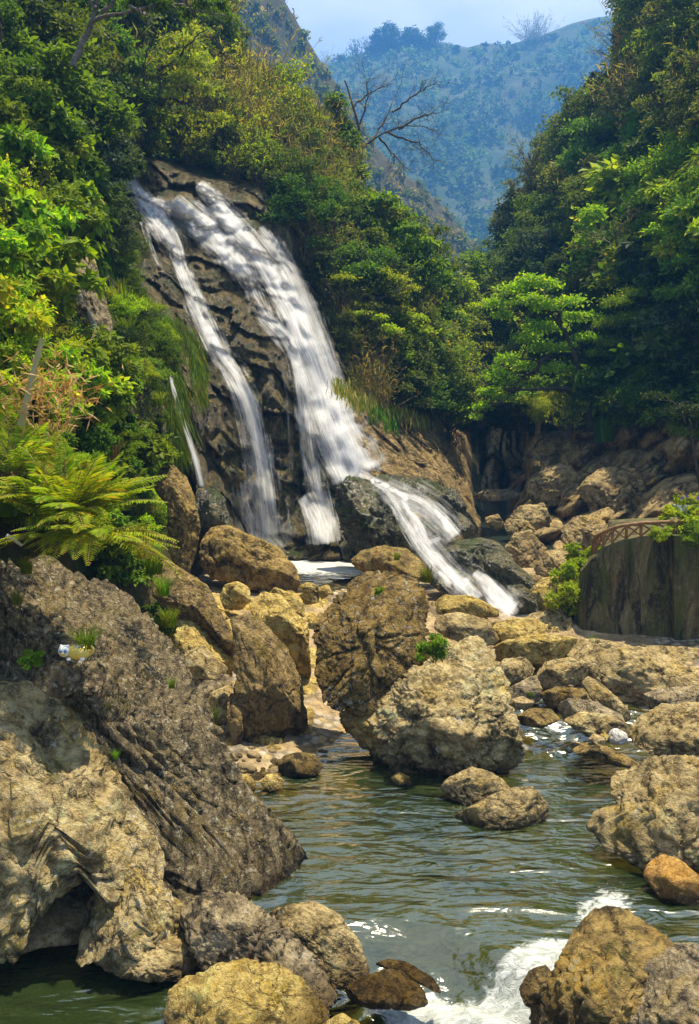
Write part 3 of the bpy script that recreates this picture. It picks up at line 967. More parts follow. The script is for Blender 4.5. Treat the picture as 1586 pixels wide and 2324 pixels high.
rock('boulder', 'large pale wrinkled boulder, the lower one of the central pair',
     [(735, 1668), (775, 1598), (880, 1560), (960, 1510), (1030, 1458), (1080, 1440), (1122, 1478), (1148, 1560), (1165, 1640), (1182, 1700), (1150, 1742), (1050, 1752), (930, 1765), (850, 1742), (785, 1700)], 'ledge',
     z=-.02, thick=.75, lvl=7, e=.55, warp=.25, seed=57, amp=.062, freq=1.9, facets=9, tilt=.42, crack=.5)
rock('boulder', 'big dark mottled boulder leaning on top of the pale central one',
     [(697, 1440), (708, 1370), (735, 1325), (790, 1298), (850, 1285), (905, 1276), (958, 1298), (985, 1370), (975, 1455), (985, 1490), (900, 1585), (800, 1612), (735, 1580), (705, 1505)], 'boulder',
     z=.55, Y=17.6, thick=.8, lvl=7, e=.42, warp=.25, fine=.8, seed=59, amp=.055, freq=1.25, facets=16, cut=(.45, .75), tilt=.18, crack=1.1, ledge=1.6)
rock('standing_slab', 'tall leaning slab of rock with a mossy yellow edge, left of the central boulders',
     [(527, 1388), (552, 1383), (588, 1386), (625, 1440), (668, 1495), (700, 1560), (716, 1640), (722, 1685), (640, 1700), (580, 1702), (552, 1690), (540, 1600), (530, 1480)], 'slab',
     z=.05, Y=18.0, thick=.6, lvl=6, seed=61, amp=.045, freq=1.6, facets=6, cut=(.4, .7), tilt=.2, e=.5, strata=(R(-60), .7, 1.5), ledge=1.4)
rock('rock', 'narrow broken shard leaning on the left foot of the tall slab', [(518, 1560), (540, 1570), (552, 1640), (548, 1690), (525, 1690), (515, 1620)], 'slab', z=.15, Y=18.0, seed=62, amp=.05)
rock('boulder', 'long brown boulder with a black left end beside the plunge pool',
     [(455, 1230), (480, 1195), (520, 1190), (570, 1215), (630, 1245), (668, 1285), (678, 1325), (670, 1350), (600, 1345), (540, 1325), (480, 1310), (460, 1280)], 'brown', z=1.65, Y=27, thick=.8, lvl=6, e=.6, seed=63,
     amp=.05, tilt=.35, facets=6)
rock('boulder', 'round yellow stone below the long brown boulder', [(498, 1350), (510, 1325), (540, 1320), (566, 1335), (568, 1365), (545, 1385), (510, 1382)], 'yellow', z=1.3, Y=24.5, fine=.6, seed=64, amp=.045)
rock('boulder', 'lumpy tan boulder behind the top of the tall slab', [(562, 1370), (600, 1345), (640, 1352), (670, 1390), (695, 1420), (702, 1500), (705, 1600), (690, 1560), (640, 1500), (590, 1420)], 'yellow', z=1.0, Y=20.8, lvl=6, fine=.6, seed=65, amp=.07,
     thick=.8, ctr=(650, 1440))
rock('boulder', 'tan boulder resting in the gap left of the dark mottled boulder', [(600, 1350), (625, 1333), (660, 1345), (690, 1370), (690, 1400), (650, 1400)], 'yellow', z=1.4, Y=23.6, fine=.6, seed=66, amp=.05)
for k, (pl, lb) in enumerate([([(680, 1350), (705, 1335), (728, 1345), (720, 1368), (690, 1372)], 'flat tan stone wedged beside the dark mottled boulder'),
                              ([(715, 1335), (745, 1325), (755, 1345), (730, 1360)], 'small tan stone touching the dark mottled boulder top left'),
                              ([(675, 1330), (700, 1320), (725, 1330), (700, 1345)], 'small yellow stone at the rim of the plunge pool'),
                              ([(470, 1395), (505, 1385), (520, 1405), (485, 1420)], 'brown stone under the round yellow one')]):
    rock('stone', lb, pl, 'yellow', Y=24.5 - (2.2 if k == 3 else 0), seed=70 + k, lvl=4, cat='stone')
rock('boulder', 'smooth yellow boulder at the foot of the grey rock ramp', [(392, 1440), (410, 1395), (455, 1400), (495, 1430), (530, 1475), (538, 1545), (500, 1560), (440, 1540), (398, 1500)], 'yellow', z=.9, Y=20.2, lvl=6, fine=.6, seed=75,
     amp=.055, thick=.8)
rock('rock', 'flat topped whitish rock in front of the smooth yellow boulder', [(398, 1500), (425, 1475), (462, 1463), (495, 1500), (520, 1520), (500, 1545), (440, 1548), (405, 1530)], 'ledge', z=.8, Y=19.6, seed=76, amp=.05, facets=8)
for k, (pl, lb, mm) in enumerate([([(430, 1560), (470, 1535), (520, 1530), (535, 1550), (490, 1575), (445, 1590)], 'layered flat stone on the bank above the pebbles', 'wrinkle'),
                                  ([(465, 1600), (480, 1570), (515, 1555), (540, 1560), (535, 1600), (500, 1620)], 'blocky pale stone on the bank beside the tall slab', 'ledge'),
                                  ([(475, 1635), (490, 1605), (515, 1600), (520, 1630), (500, 1650)], 'grey rounded stone on the bank beside the tall slab', 'stone'),
                                  ([(448, 1610), (468, 1600), (480, 1640), (470, 1665), (452, 1645)], 'pale upright stone against the dark outcrop', 'ledge'),
                                  ([(485, 1660), (505, 1645), (525, 1655), (520, 1680), (495, 1685)], 'pale angular stone just above the pebble beach', 'ledge'),
                                  ([(495, 1695), (515, 1680), (545, 1700), (535, 1715), (505, 1712)], 'flat grey stone at the top of the pebble beach', 'stone')]):
    rock('stone', lb, pl, mm, Y=19.4 - k * .25, seed=80 + k, lvl=4, amp=.06, cat='stone', facets=6)
rock('rock_ramp', 'long grey rock ramp with yellow moss running down left of the yellow boulder',
     [(350, 1255), (385, 1270), (430, 1300), (470, 1330), (490, 1375), (515, 1420), (535, 1460), (545, 1500), (520, 1500), (480, 1440), (430, 1405), (390, 1400), (350, 1350)], 'slab', z=1.2, Y=20.8, lvl=6, seed=86, amp=.05, thick=.6,
     ctr=(430, 1360), tilt=.5)
rock('rock_pillar', 'orange mossy rock pillar standing between the fern and the falls',
     [(350, 1110), (370, 1060), (400, 1050), (425, 1075), (445, 1140), (452, 1200), (440, 1260), (425, 1300), (395, 1290), (380, 1230), (385, 1150)], 'brown', Y=22.5, thick=.8, lvl=6, seed=88, amp=.06, ctr=(415, 1180), tilt=.2)
rock('rock', 'wet grey rock behind the orange mossy pillar', [(445, 1110), (480, 1105), (510, 1130), (520, 1190), (490, 1215), (455, 1270), (445, 1200)], 'wet', Y=28.5, seed=89, amp=.07)

# rocks of the lower cascade
rock('cascade_rock', 'dark glistening rock mass between the falls and the lower cascade',
     [(755, 1110), (790, 1085), (830, 1085), (875, 1100), (900, 1140), (930, 1190), (960, 1240), (940, 1270), (860, 1275), (800, 1270), (775, 1230), (765, 1170)], 'wet', Y=29.6, thick=.5, lvl=6, seed=91, amp=.085, freq=1.9, tilt=.5, crack=.7)
rock('cascade_rock', 'flat green rock shelf at the head of the lower cascade', [(820, 1080), (880, 1075), (960, 1085), (1010, 1100), (1040, 1150), (1060, 1195), (1000, 1190), (930, 1150), (860, 1115)], 'wet', Y=31.2, thick=.6, lvl=6, seed=92, amp=.06,
     tilt=.8)
rock('cascade_rock', 'round mossy rock splitting the lower cascade', [(945, 1185), (965, 1165), (1000, 1160), (1030, 1185), (1040, 1215), (1010, 1235), (965, 1230)], 'wet', Y=29.3, seed=93, amp=.06)
rock('cascade_rock', 'smooth black rock beside the lower cascade', [(985, 1270), (1010, 1235), (1050, 1222), (1100, 1225), (1140, 1240), (1150, 1280), (1120, 1310), (1060, 1310), (1010, 1300)], 'wet', Y=27.6, thick=.7, lvl=6, seed=94, amp=.045, crack=.25)
rock('cascade_rock', 'long mossy green rock spine right of the lower cascade', [(1045, 1215), (1090, 1215), (1135, 1235), (1165, 1275), (1200, 1305), (1235, 1345), (1250, 1370), (1210, 1390), (1160, 1365), (1120, 1325), (1080, 1280)], 'wet', Y=27.2, thick=.6, lvl=6,
     seed=95, amp=.05, tilt=.5)
rock('cascade_rock', 'dark rock under the middle of the lower cascade', [(970, 1290), (1020, 1290), (1080, 1310), (1130, 1345), (1150, 1380), (1080, 1375), (1010, 1350), (975, 1325)], 'wet', Y=26.8, thick=.6, seed=96, amp=.06, tilt=.6)
rock('rock', 'mossy orange hump between the plunge pool and the dark mottled boulder', [(790, 1275), (820, 1250), (870, 1238), (920, 1245), (960, 1275), (985, 1310), (900, 1320), (820, 1300)], 'brown', Y=26.0, seed=97, amp=.06, lvl=5, tilt=.4)

for k, (pl, yy, lb) in enumerate([([(850, 1130), (880, 1118), (905, 1135), (915, 1165), (885, 1175), (855, 1160)], 29.9, 'upper left step of wet rock in the lower cascade'), ([(890, 1195), (920, 1180), (945, 1205), (940, 1240), (905, 1240)], 28.6, 'dark wet step beside the round mossy rock'),
                                  ([(1000, 1105), (1035, 1110), (1060, 1150), (1050, 1175), (1010, 1150)], 30.8, 'green wet rock at the upper right of the lower cascade'), ([(940, 1255), (975, 1245), (1005, 1275), (990, 1300), (950, 1290)], 27.3, 'small black rock in the middle of the lower cascade'),
                                  ([(1030, 1345), (1060, 1335), (1085, 1360), (1075, 1385), (1035, 1380)], 25.2, 'small dark rock at the foot of the lower cascade'), ([(1085, 1365), (1110, 1350), (1135, 1370), (1130, 1395), (1095, 1395)], 24.6, 'wet rock between the two lowest streams'),
                                  ([(1150, 1330), (1185, 1325), (1215, 1360), (1225, 1395), (1180, 1390), (1155, 1360)], 25.4, 'green rock at the right foot of the mossy spine'), ([(1040, 1160), (1065, 1180), (1085, 1215), (1060, 1225), (1035, 1195)], 29.6, 'mossy rock along the right side of the lower cascade'),
                                  ([(770, 1240), (800, 1225), (825, 1245), (815, 1270), (780, 1270)], 30.6, 'black rock at the right edge of the plunge pool'), ([(600, 1250), (630, 1240), (660, 1255), (650, 1275), (615, 1275)], 31.0, 'flat black stone at the back of the plunge pool')]):
    rock('cascade_rock', lb, pl, 'wet', Y=yy, seed=220 + k, lvl=5, amp=.07, thick=.8, tilt=.5)
for k, (pl, yy, lb) in enumerate([([(1145, 1250), (1165, 1210), (1205, 1200), (1235, 1240), (1230, 1300), (1190, 1320), (1155, 1295)], 31.5, 'big tan boulder at the foot of the right gorge cliff'), ([(1215, 1290), (1240, 1250), (1290, 1240), (1330, 1270), (1320, 1330), (1260, 1345), (1225, 1330)], 29.6, 'bulging tan boulder behind the left end of the wall'),
                                  ([(1180, 1320), (1205, 1300), (1235, 1310), (1235, 1345), (1200, 1350)], 28.2, 'yellowish boulder below the big gorge boulder'), ([(1270, 1200), (1310, 1170), (1370, 1180), (1390, 1230), (1340, 1260), (1285, 1250)], 31.8, 'rounded tan rock behind the railing'),
                                  ([(1185, 1040), (1215, 1000), (1260, 985), (1300, 1000), (1290, 1045), (1230, 1065)], 42.5, 'orange edged rock lump at the top of the right gorge cliff'), ([(1190, 1105), (1220, 1060), (1290, 1050), (1320, 1090), (1290, 1140), (1220, 1150)], 38.5, 'large rounded rock bulging from the right gorge cliff'),
                                  ([(1310, 1110), (1360, 1060), (1440, 1060), (1470, 1120), (1430, 1170), (1350, 1170)], 35.0, 'broad brown bulge of rock in the right gorge cliff'), ([(1145, 1190), (1175, 1150), (1230, 1140), (1250, 1180), (1220, 1220), (1165, 1230)], 36.0, 'tan rock bulge over the gorge water')]):
    rock('gorge_boulder', lb, pl, 'gorge', Y=yy, seed=240 + k, lvl=6, amp=.075, thick=.7, tilt=.5, freq=1.2)
rock('rock', 'pale bare rock face among the leaves on the left slope', [(148, 525), (185, 518), (215, 575), (228, 650), (248, 720), (250, 800), (205, 770), (172, 700), (155, 620)], 'wrinkle', Y=24.0, seed=250, lvl=6, amp=.06, thick=.35, tilt=.5)

# the right bank
B = [([(975, 1365), (1010, 1350), (1070, 1352), (1130, 1380), (1130, 1398), (1060, 1400), (990, 1395)], 'flat topped tan rock at the foot of the lower cascade', 'yellow', 23.2),
     ([(985, 1400), (1040, 1390), (1110, 1405), (1130, 1450), (1090, 1470), (1020, 1450), (985, 1430)], 'tan rock shelf behind the pale central boulder', 'tan', 21.8),
     ([(1090, 1440), (1120, 1415), (1190, 1400), (1240, 1410), (1230, 1450), (1160, 1470), (1105, 1465)], 'smooth orange tan hump on the right bank', 'yellow', 22.6),
     ([(1110, 1480), (1150, 1455), (1230, 1440), (1300, 1440), (1330, 1465), (1260, 1500), (1180, 1510), (1120, 1500)], 'long rounded yellow rock shelf left of the concrete wall', 'yellow', 21.6),
     ([(1125, 1520), (1145, 1495), (1190, 1490), (1215, 1515), (1195, 1545), (1150, 1550)], 'rounded tan boulder on the right bank near the pale central boulder', 'tan', 20.6),
     ([(1150, 1600), (1155, 1565), (1185, 1545), (1215, 1530), (1230, 1560), (1225, 1585), (1185, 1605)], 'grey brown boulder at the head of the chute', 'wrinkle', 19.9),
     ([(1215, 1530), (1240, 1505), (1290, 1490), (1330, 1500), (1330, 1545), (1290, 1560), (1230, 1565)], 'square edged tan rock in the shade under the bank', 'tan', 20.4),
     ([(1225, 1500), (1270, 1470), (1330, 1455), (1400, 1465), (1470, 1475), (1550, 1505), (1640, 1520), (1680, 1600), (1560, 1625), (1440, 1600), (1340, 1565), (1300, 1530)], 'long overhanging bank rock beneath the concrete wall', 'tan', 20.2),
     ([(1225, 1580), (1260, 1560), (1320, 1560), (1345, 1590), (1300, 1605), (1240, 1605)], 'dark stone in the shadow beneath the bank', 'boulder', 19.6),
     ([(1318, 1555), (1335, 1538), (1360, 1550), (1400, 1580), (1432, 1615), (1440, 1635), (1400, 1640), (1350, 1600)], 'brown wedge shaped stone leaning under the bank', 'tan', 18.6),
     ([(1155, 1590), (1185, 1580), (1212, 1590), (1205, 1608), (1165, 1612)], 'small grey stone at the top of the chute', 'stone', 18.9),
     ([(1165, 1630), (1200, 1610), (1250, 1605), (1270, 1630), (1230, 1650), (1180, 1648)], 'low brown rock beside the chute', 'brown', 18.2),
     ([(1235, 1610), (1290, 1588), (1350, 1590), (1405, 1615), (1420, 1645), (1350, 1640), (1270, 1640)], 'long smooth pale rock below the wedge shaped stone', 'wrinkle', 18.0),
     ([(1278, 1640), (1320, 1618), (1380, 1620), (1420, 1640), (1425, 1670), (1370, 1675), (1310, 1660)], 'pale rock in front of the long smooth one', 'tan', 17.3),
     ([(1420, 1690), (1450, 1640), (1500, 1610), (1590, 1592), (1720, 1600), (1740, 1720), (1600, 1735), (1490, 1725)], 'broad pale rock behind the big yellowish boulder', 'tan', 16.6),
     ([(1290, 1700), (1320, 1685), (1380, 1695), (1430, 1715), (1465, 1735), (1400, 1735), (1330, 1722)], 'low wet brown rock on the right edge of the chute', 'brown', 16.5),
     ([(1440, 1600), (1500, 1570), (1590, 1555), (1700, 1560), (1700, 1640), (1560, 1630), (1470, 1630)], 'grey rock in the shade below the wall foot', 'wrinkle', 18.4),
     ([(1420, 1760), (1450, 1738), (1490, 1735), (1500, 1760), (1460, 1775)], 'grey stone between the broad rock and the big boulder', 'wrinkle', 15.6),
     ([(1100, 1175), (1130, 1165), (1145, 1190), (1130, 1205), (1105, 1195)], 'tan boulder at the mouth of the gorge', 'gorge', 35.0),
     ([(1200, 1345), (1230, 1310), (1275, 1305), (1290, 1340), (1270, 1400), (1230, 1400)], 'yellow rock at the left foot of the concrete wall', 'yellow', 25.6),
     ([(1065, 1130), (1100, 1112), (1150, 1110), (1195, 1118), (1180, 1130), (1120, 1138)], 'low pale rock lying in the gorge river', 'wrinkle', 44.0)]
for k, (pl, lb, mm, yy) in enumerate(B):
    w = max(p[0] for p in pl) - min(p[0] for p in pl)
    rock('rock', lb, pl, mm, Y=yy, seed=110 + k, lvl=6 if w > 200 else 5, amp=.06, thick=.75 if w < 250 else .6, tilt=.45, cat='rock', freq=1.0 if w < 250 else 1.5, fine=.5 if mm in ('yellow', 'wrinkle', 'stone') or k % 3 == 0 else .9, ledge=.6, crack=.35)
rock('white_stone', 'bright white quartz stone on the right bank', [(1378, 1675), (1385, 1658), (1402, 1650), (1420, 1660), (1425, 1680), (1405, 1690), (1388, 1688)], 'white', Y=16.9, seed=140, lvl=4, amp=.06, cat='stone', facets=8)
rock('stone', 'small grey white stone left of the bright white one', [(1335, 1680), (1345, 1665), (1370, 1672), (1378, 1688), (1355, 1692)], 'stone', Y=16.8, seed=141, lvl=4, cat='stone')
rock('stone', 'tiny tan stone between the grey white and the white stone', [(1362, 1668), (1372, 1660), (1382, 1668), (1378, 1680), (1366, 1680)], 'yellow', Y=16.95, seed=142, lvl=4, cat='stone')

# ribbed bedrock of the banks
def bank(name, x0, x1, y0, y1, poly, mat, seed, amp=.42, lift=.0):
    ax_, ay_ = np.arange(x0, x1, .05), np.arange(y0, y1, .06)
    X_, Y_ = np.meshgrid(ax_, ay_)
    Z_ = bed_z(X_, Y_)
    p = np.stack([X_, Y_, Z_], -1).reshape(-1, 3)
    pr = p * (.55, .95, .9) @ np.array([[.92, .39, 0], [-.39, .92, 0], [0, 0, 1]])
    w1, w2 = worley(pr + .35 * fbm(p * .7, 3, seed)[:, None], seed)
    w3, w4 = worley(pr * 2.6 + .4 * fbm(p * 1.6, 3, seed + 2)[:, None], seed + 4)
    h = 1.5 * (.52 - w1) - 1.0 * np.clip(.12 - (w2 - w1), 0, 1) * 3 + .4 * (.5 - w3) - .6 * np.clip(.12 - (w4 - w3), 0, 1) + .16 * ridge(p * 2.2, 4, seed + 6) + .10 * fbm(p * 7, 3, seed + 8)
    Z_ = Z_ + amp * h.reshape(X_.shape) + lift
    q_ = np.stack([X_, Y_, Z_], -1)
    px_, py_ = PIX(q_)
    Z_ = Z_ - 1.2 * (1 - smooth(edge_px(px_, py_, poly) * np.where(inpoly(px_, py_, poly), 1, -1), -6, 16))
    keep = inpoly((px_[:-1, :-1] + px_[1:, 1:]) / 2, (py_[:-1, :-1] + py_[1:, 1:]) / 2, poly)
    tag(link('bank', mesh_np(name, np.stack([X_, Y_, Z_], -1).reshape(-1, 3), grid_faces(len(ax_), len(ay_), keep), [M[mat]])), kind='structure')


bank('right_bank', 1.5, 13, 17.0, 38, [(960, 1350), (1120, 1345), (1180, 1385), (1195, 1300), (1300, 1280), (1310, 1400), (1300, 1440), (1760, 1460), (1760, 1650), (1500, 1640), (1420, 1640), (1300, 1620), (1200, 1615), (1130, 1560), (1090, 1480), (980, 1440)], 'tan', 301)
bank('left_bank', -6, 0, 17.0, 33, [(380, 1390), (480, 1320), (560, 1330), (680, 1330), (760, 1320), (740, 1500), (720, 1660), (640, 1690), (520, 1690), (440, 1640), (400, 1500)], 'yellow', 311, .35)

# beach pebbles
rock('river_stone', 'largest brown pebble at the water edge of the beach', [(630, 1735), (640, 1715), (675, 1707), (715, 1712), (735, 1740), (715, 1760), (660, 1764), (635, 1755)], 'stone', z=.0, seed=150, lvl=5, amp=.02, crack=.0, facets=2, cat='stone')
bpy.data.objects['river_stone'].data.materials[0] = M['brown']
for k, (pl, lb) in enumerate([([(520, 1785), (530, 1762), (560, 1757), (582, 1772), (578, 1795), (550, 1802), (528, 1800)], 'left one of two mossy yellow stones at the water edge'),
                              ([(590, 1775), (605, 1757), (628, 1755), (645, 1772), (640, 1792), (610, 1796)], 'right one of two mossy yellow stones at the water edge'),
                              ([(598, 1705), (610, 1690), (632, 1690), (645, 1705), (630, 1718), (608, 1718)], 'pale yellow stone at the top of the beach below the tall slab'),
                              ([(885, 1765), (905, 1752), (930, 1762), (932, 1778), (905, 1784)], 'small orange wet stone under the pale central boulder')]):
    rock('river_stone', lb, pl, 'yellow', z=0, seed=152 + k, lvl=4, amp=.02, crack=0, facets=2, cat='stone')
rng = np.random.RandomState(3)
stone_me = []
for k in range(9):
    n, F = ico(3)
    s = np.array([rng.uniform(.8, 1.3), rng.uniform(.7, 1.0), rng.uniform(.45, .75)])
    V = n * s * (1 + .16 * fbm(n * 1.2 + k * 5, 2, k)[:, None])
    stone_me.append(mesh_np('pebble', V, F, [[M['stone'], M['yellow'], M['wrinkle'], M['ledge'], M['stone']][k % 5]]))


def scatter_pebbles(n, poly, z0, rlo, rhi, label, group, seed, cat='pebble', fix=None):
    rng = np.random.RandomState(seed)
    xs_, ys_ = [p[0] for p in poly], [p[1] for p in poly]
    k = 0
    while k < n:
        a, b = rng.uniform(min(xs_), max(xs_)), rng.uniform(min(ys_), max(ys_))
        if not inpoly([a], [b], poly)[0]:
            continue
        q0 = PZ(a, b, z0)
        zz = float(bed_z(q0[0], q0[1])) if fix is None else fix + .1 * (2130 - b) / 90
        q0 = PZ(a, b, max(zz, -.1))
        r0 = rlo * (rhi / rlo) ** (rng.uniform() ** 2)
        o = link('pebble', stone_me[rng.randint(9)], (q0[0], q0[1], max(zz, -.1) + r0 * .12))
        o.scale = (r0, r0, r0)
        o.rotation_euler = (rng.uniform(-.3, .3), rng.uniform(-.3, .3), rng.uniform(0, 6))
        tag(o, label, cat, group)
        k += 1


scatter_pebbles(80, [(495, 1660), (545, 1690), (600, 1700), (660, 1700), (735, 1700), (745, 1740), (640, 1775), (560, 1765), (520, 1745)], .08, .05, .16, 'small rounded pebble on the beach at the foot of the tall slab',
                'pebbles on the beach below the tall slab', 4)
scatter_pebbles(40, [(70, 2105), (110, 2060), (150, 2040), (185, 2050), (190, 2100), (170, 2130), (110, 2118)], .05, .02, .055, 'tiny pebble on the sandy patch under the pale ledge', 'pebbles on the sandy patch', 5, fix=.24)
scatter_pebbles(20, [(440, 1560), (530, 1560), (530, 1700), (480, 1680)], .5, .05, .12, 'pale stone chip on the bank beside the tall slab', 'stone chips on the bank', 6)
scatter_pebbles(25, [(1225, 1560), (1330, 1540), (1440, 1640), (1420, 1720), (1290, 1700), (1240, 1640)], .35, .04, .14, 'rounded stone among the rocks of the right bank', 'stones among the right bank rocks', 7)
scatter_pebbles(30, [(580, 1340), (760, 1325), (740, 1380), (620, 1420), (470, 1420)], 1.5, .08, .3, 'rounded stone below the plunge pool', 'stones below the plunge pool', 8, 'stone')

scatter_pebbles(35, [(400, 1400), (520, 1420), (530, 1560), (520, 1700), (470, 1650), (420, 1520)], .8, .06, .22, 'broken tan stone in the rubble between outcrop and tall slab', 'rubble between outcrop and tall slab', 9, 'stone')
scatter_pebbles(30, [(980, 1400), (1130, 1400), (1300, 1450), (1320, 1520), (1150, 1560), (1100, 1480), (990, 1440)], 1.0, .05, .2, 'loose tan stone on the bedrock behind the pale central boulder', 'stones on the right bedrock', 10, 'stone')
scatter_pebbles(20, [(1180, 1600), (1430, 1640), (1440, 1720), (1300, 1720), (1190, 1640)], .2, .05, .2, 'wet stone at the edge of the chute', 'wet stones by the chute', 11, 'stone')
scatter_pebbles(14, [(960, 1790), (1020, 1770), (1040, 1840), (980, 1850), (940, 1820)], -.02, .06, .18, 'half sunk stone beside the two pool boulders', 'stones beside the pool boulders', 12, 'stone')

# ------------------------------------------------------------------ water
def water_mat(name, tint, murk, murk_amt, wave=1.0, foam_col=(.66, .68, .64), refl=1.5, ior=1.33, sc=1.0):
    g = NT(name)
    tc = g.n('TexCoord').outputs['Object']
    v = g.mapping(tc, (.42 * sc, 1.15 * sc, 1))
    n1 = g.noise(v, 1.9, 2, .45, 1.0)
    n2 = g.noise(v, 4.6, 2, .5, .8)
    n3 = g.noise(tc, 30 * sc, 2, .5)
    h = g.math('ADD', g.math('ADD', g.math('MULTIPLY', n1, 1.0), g.math('MULTIPLY', n2, .32)), g.math('MULTIPLY', n3, .012))
    nrm = g.bump(h, .75 * wave, .5)
    fr = g.n('Fresnel')
    fr.inputs['IOR'].default_value = ior
    g.s(fr.inputs['Normal'], nrm)
    fac = g.math('MULTIPLY_ADD', fr.outputs[0], refl, .12, True)
    tr = g.n('BsdfTransparent')
    g.s(tr.inputs[0], tint)
    df = g.n('BsdfDiffuse')
    g.s(df.inputs[0], murk)
    gl = g.n('BsdfGlossy')
    g.s(gl.inputs['Color'], (1, .97, .86))
    gl.inputs['Roughness'].default_value = .11
    g.s(gl.inputs['Normal'], nrm)
    m1 = g.n('MixShader')
    m1.inputs[0].default_value = murk_amt
    g.t.links.new(tr.outputs[0], m1.inputs[1])
    g.t.links.new(df.outputs[0], m1.inputs[2])
    m2 = g.n('MixShader')
    g.s(m2.inputs[0], fac)
    g.t.links.new(m1.outputs[0], m2.inputs[1])
    g.t.links.new(gl.outputs[0], m2.inputs[2])
    at = g.n('Attribute')
    at.attribute_name = 'foam'
    fn = g.noise(g.mapping(tc, (1.0, 1.6, 1.0)), 5.5 * sc, 9, .72, .9)
    ff = g.math('MULTIPLY', g.math('SUBTRACT', g.math('ADD', at.outputs['Fac'], fn), 1.0), 5.5, None, True)
    fd = g.bsdf(g.mix(g.ramp(fn, [(.38, 0.0), (.6, 1.0)]), g.mix(.55, foam_col, murk), foam_col), .5, g.bump(fn, .7, .15), .4)
    m3 = g.n('MixShader')
    g.s(m3.inputs[0], ff)
    g.t.links.new(m2.outputs[0], m3.inputs[1])
    g.t.links.new(fd, m3.inputs[2])
    return g.done(m3.outputs[0])


M['water'] = water_mat('pool_water', (.68, .66, .32), (.05, .085, .020), .30, .42, refl=2.6)
M['gwater'] = water_mat('gorge_water', (.4, .5, .4), (.05, .075, .055), .7, .3, refl=1.4)
M['plunge'] = water_mat('plunge_water', (.6, .62, .5), (.40, .36, .24), .6, .6, sc=.8)


wx, wy = np.arange(-13, 15, .075), np.arange(8.0, 24, .075)
X, Yw = np.meshgrid(wx, wy)
pxw, pyw = PIX(np.stack([X, Yw, 0 * X], -1))
up = smooth(Yw, 17.6, 20.5) * smooth(X, 2.0, 4.0)
Z = .42 * up
# spillway: the level drops across the notch at the bottom
sp_c = 11.75 + .35 * np.sin(X * 1.7) - .25 * np.clip(X, 0, 3)
drop = smooth(-(Yw - sp_c), 0, .9) * smooth(X, -1.1, -.5)
Z = Z - .5 * drop
p3 = np.stack([X, Yw, 0 * X], -1).reshape(-1, 3)
rip = (.020 * perlin(p3 * (1.3, 3.4, 1), 61) + .030 * perlin(p3 * (.5, 1.1, 1) + 9, 62)).reshape(X.shape)
tur = np.clip(drop * 1.2 + smooth(Yw, 17.0, 18.6) * smooth(X, 2.5, 4) * .8, 0, 1.2)
bump_ = (.24 * fbm(p3 * (1.4, 1.7, 1), 4, 63)).reshape(X.shape)
Z = Z + rip + tur * bump_


def blob(cx, cy, rx, ry, pw=1.0):
    return np.exp(-(((pxw - cx) / rx) ** 2 + ((pyw - cy) / ry) ** 2) ** pw)


foam = (1.0 * blob(1020, 2260, 150, 70) + .7 * blob(930, 2200, 90, 30) + .9 * blob(1110, 2265, 120, 50) + .85 * blob(1210, 2180, 90, 45) + .6 * blob(890, 2165, 60, 22) + .6 * blob(1260, 2150, 60, 30)
        + .55 * blob(1390, 2062, 60, 40) + .45 * blob(1330, 2085, 50, 40) + .8 * blob(1330, 2310, 160, 25) + .42 * blob(1230, 1660, 60, 18) + .35 * blob(1260, 1690, 90, 40)
        + .25 * blob(1450, 2000, 150, 60) + .4 * blob(960, 1815, 50, 18) + .2 * blob(1330, 1950, 150, 120))
foam = np.clip(foam, 0, .95)
me = mesh_np('pool_water', np.stack([X, Yw, Z], -1).reshape(-1, 3), grid_faces(len(wx), len(wy)), [M['water']])
attr(me, 'foam', foam.ravel())
tag(link('water', me), kind='structure')

# river seen in the gorge, and the plunge pool at the foot of the falls
wx, wy = np.arange(2.0, 14, .25), np.arange(33, 64, .25)
X, Yw = np.meshgrid(wx, wy)
me = mesh_np('gorge_water', np.stack([X, Yw, 0 * X + 1.95], -1).reshape(-1, 3), grid_faces(len(wx), len(wy)), [M['gwater']])
attr(me, 'foam', np.zeros(X.size))
tag(link('water', me), kind='structure')
A, Bb = np.meshgrid(np.arange(520, 860, 3.0), np.arange(1195, 1345, 3.0))
q = PZ(A, Bb, np.full(A.shape, 1.8))
q[..., 2] += (.10 * fbm(q.reshape(-1, 3) * 1.5, 4, 71)).reshape(A.shape) * smooth(-Bb, -1285, -1235)
keep = inpoly((A[:-1, :-1] + A[1:, 1:]) / 2, (Bb[:-1, :-1] + Bb[1:, 1:]) / 2, [(520, 1195), (800, 1195), (855, 1260), (850, 1300), (760, 1318), (690, 1335), (655, 1320), (600, 1280)])
me = mesh_np('plunge_water', q.reshape(-1, 3), grid_faces(A.shape[1], A.shape[0], keep), [M['plunge']])
attr(me, 'foam', np.clip(.95 * smooth(-Bb, -1340, -1272) + .25 * (A < 640), 0, .95).ravel())
tag(link('water', me), kind='structure')
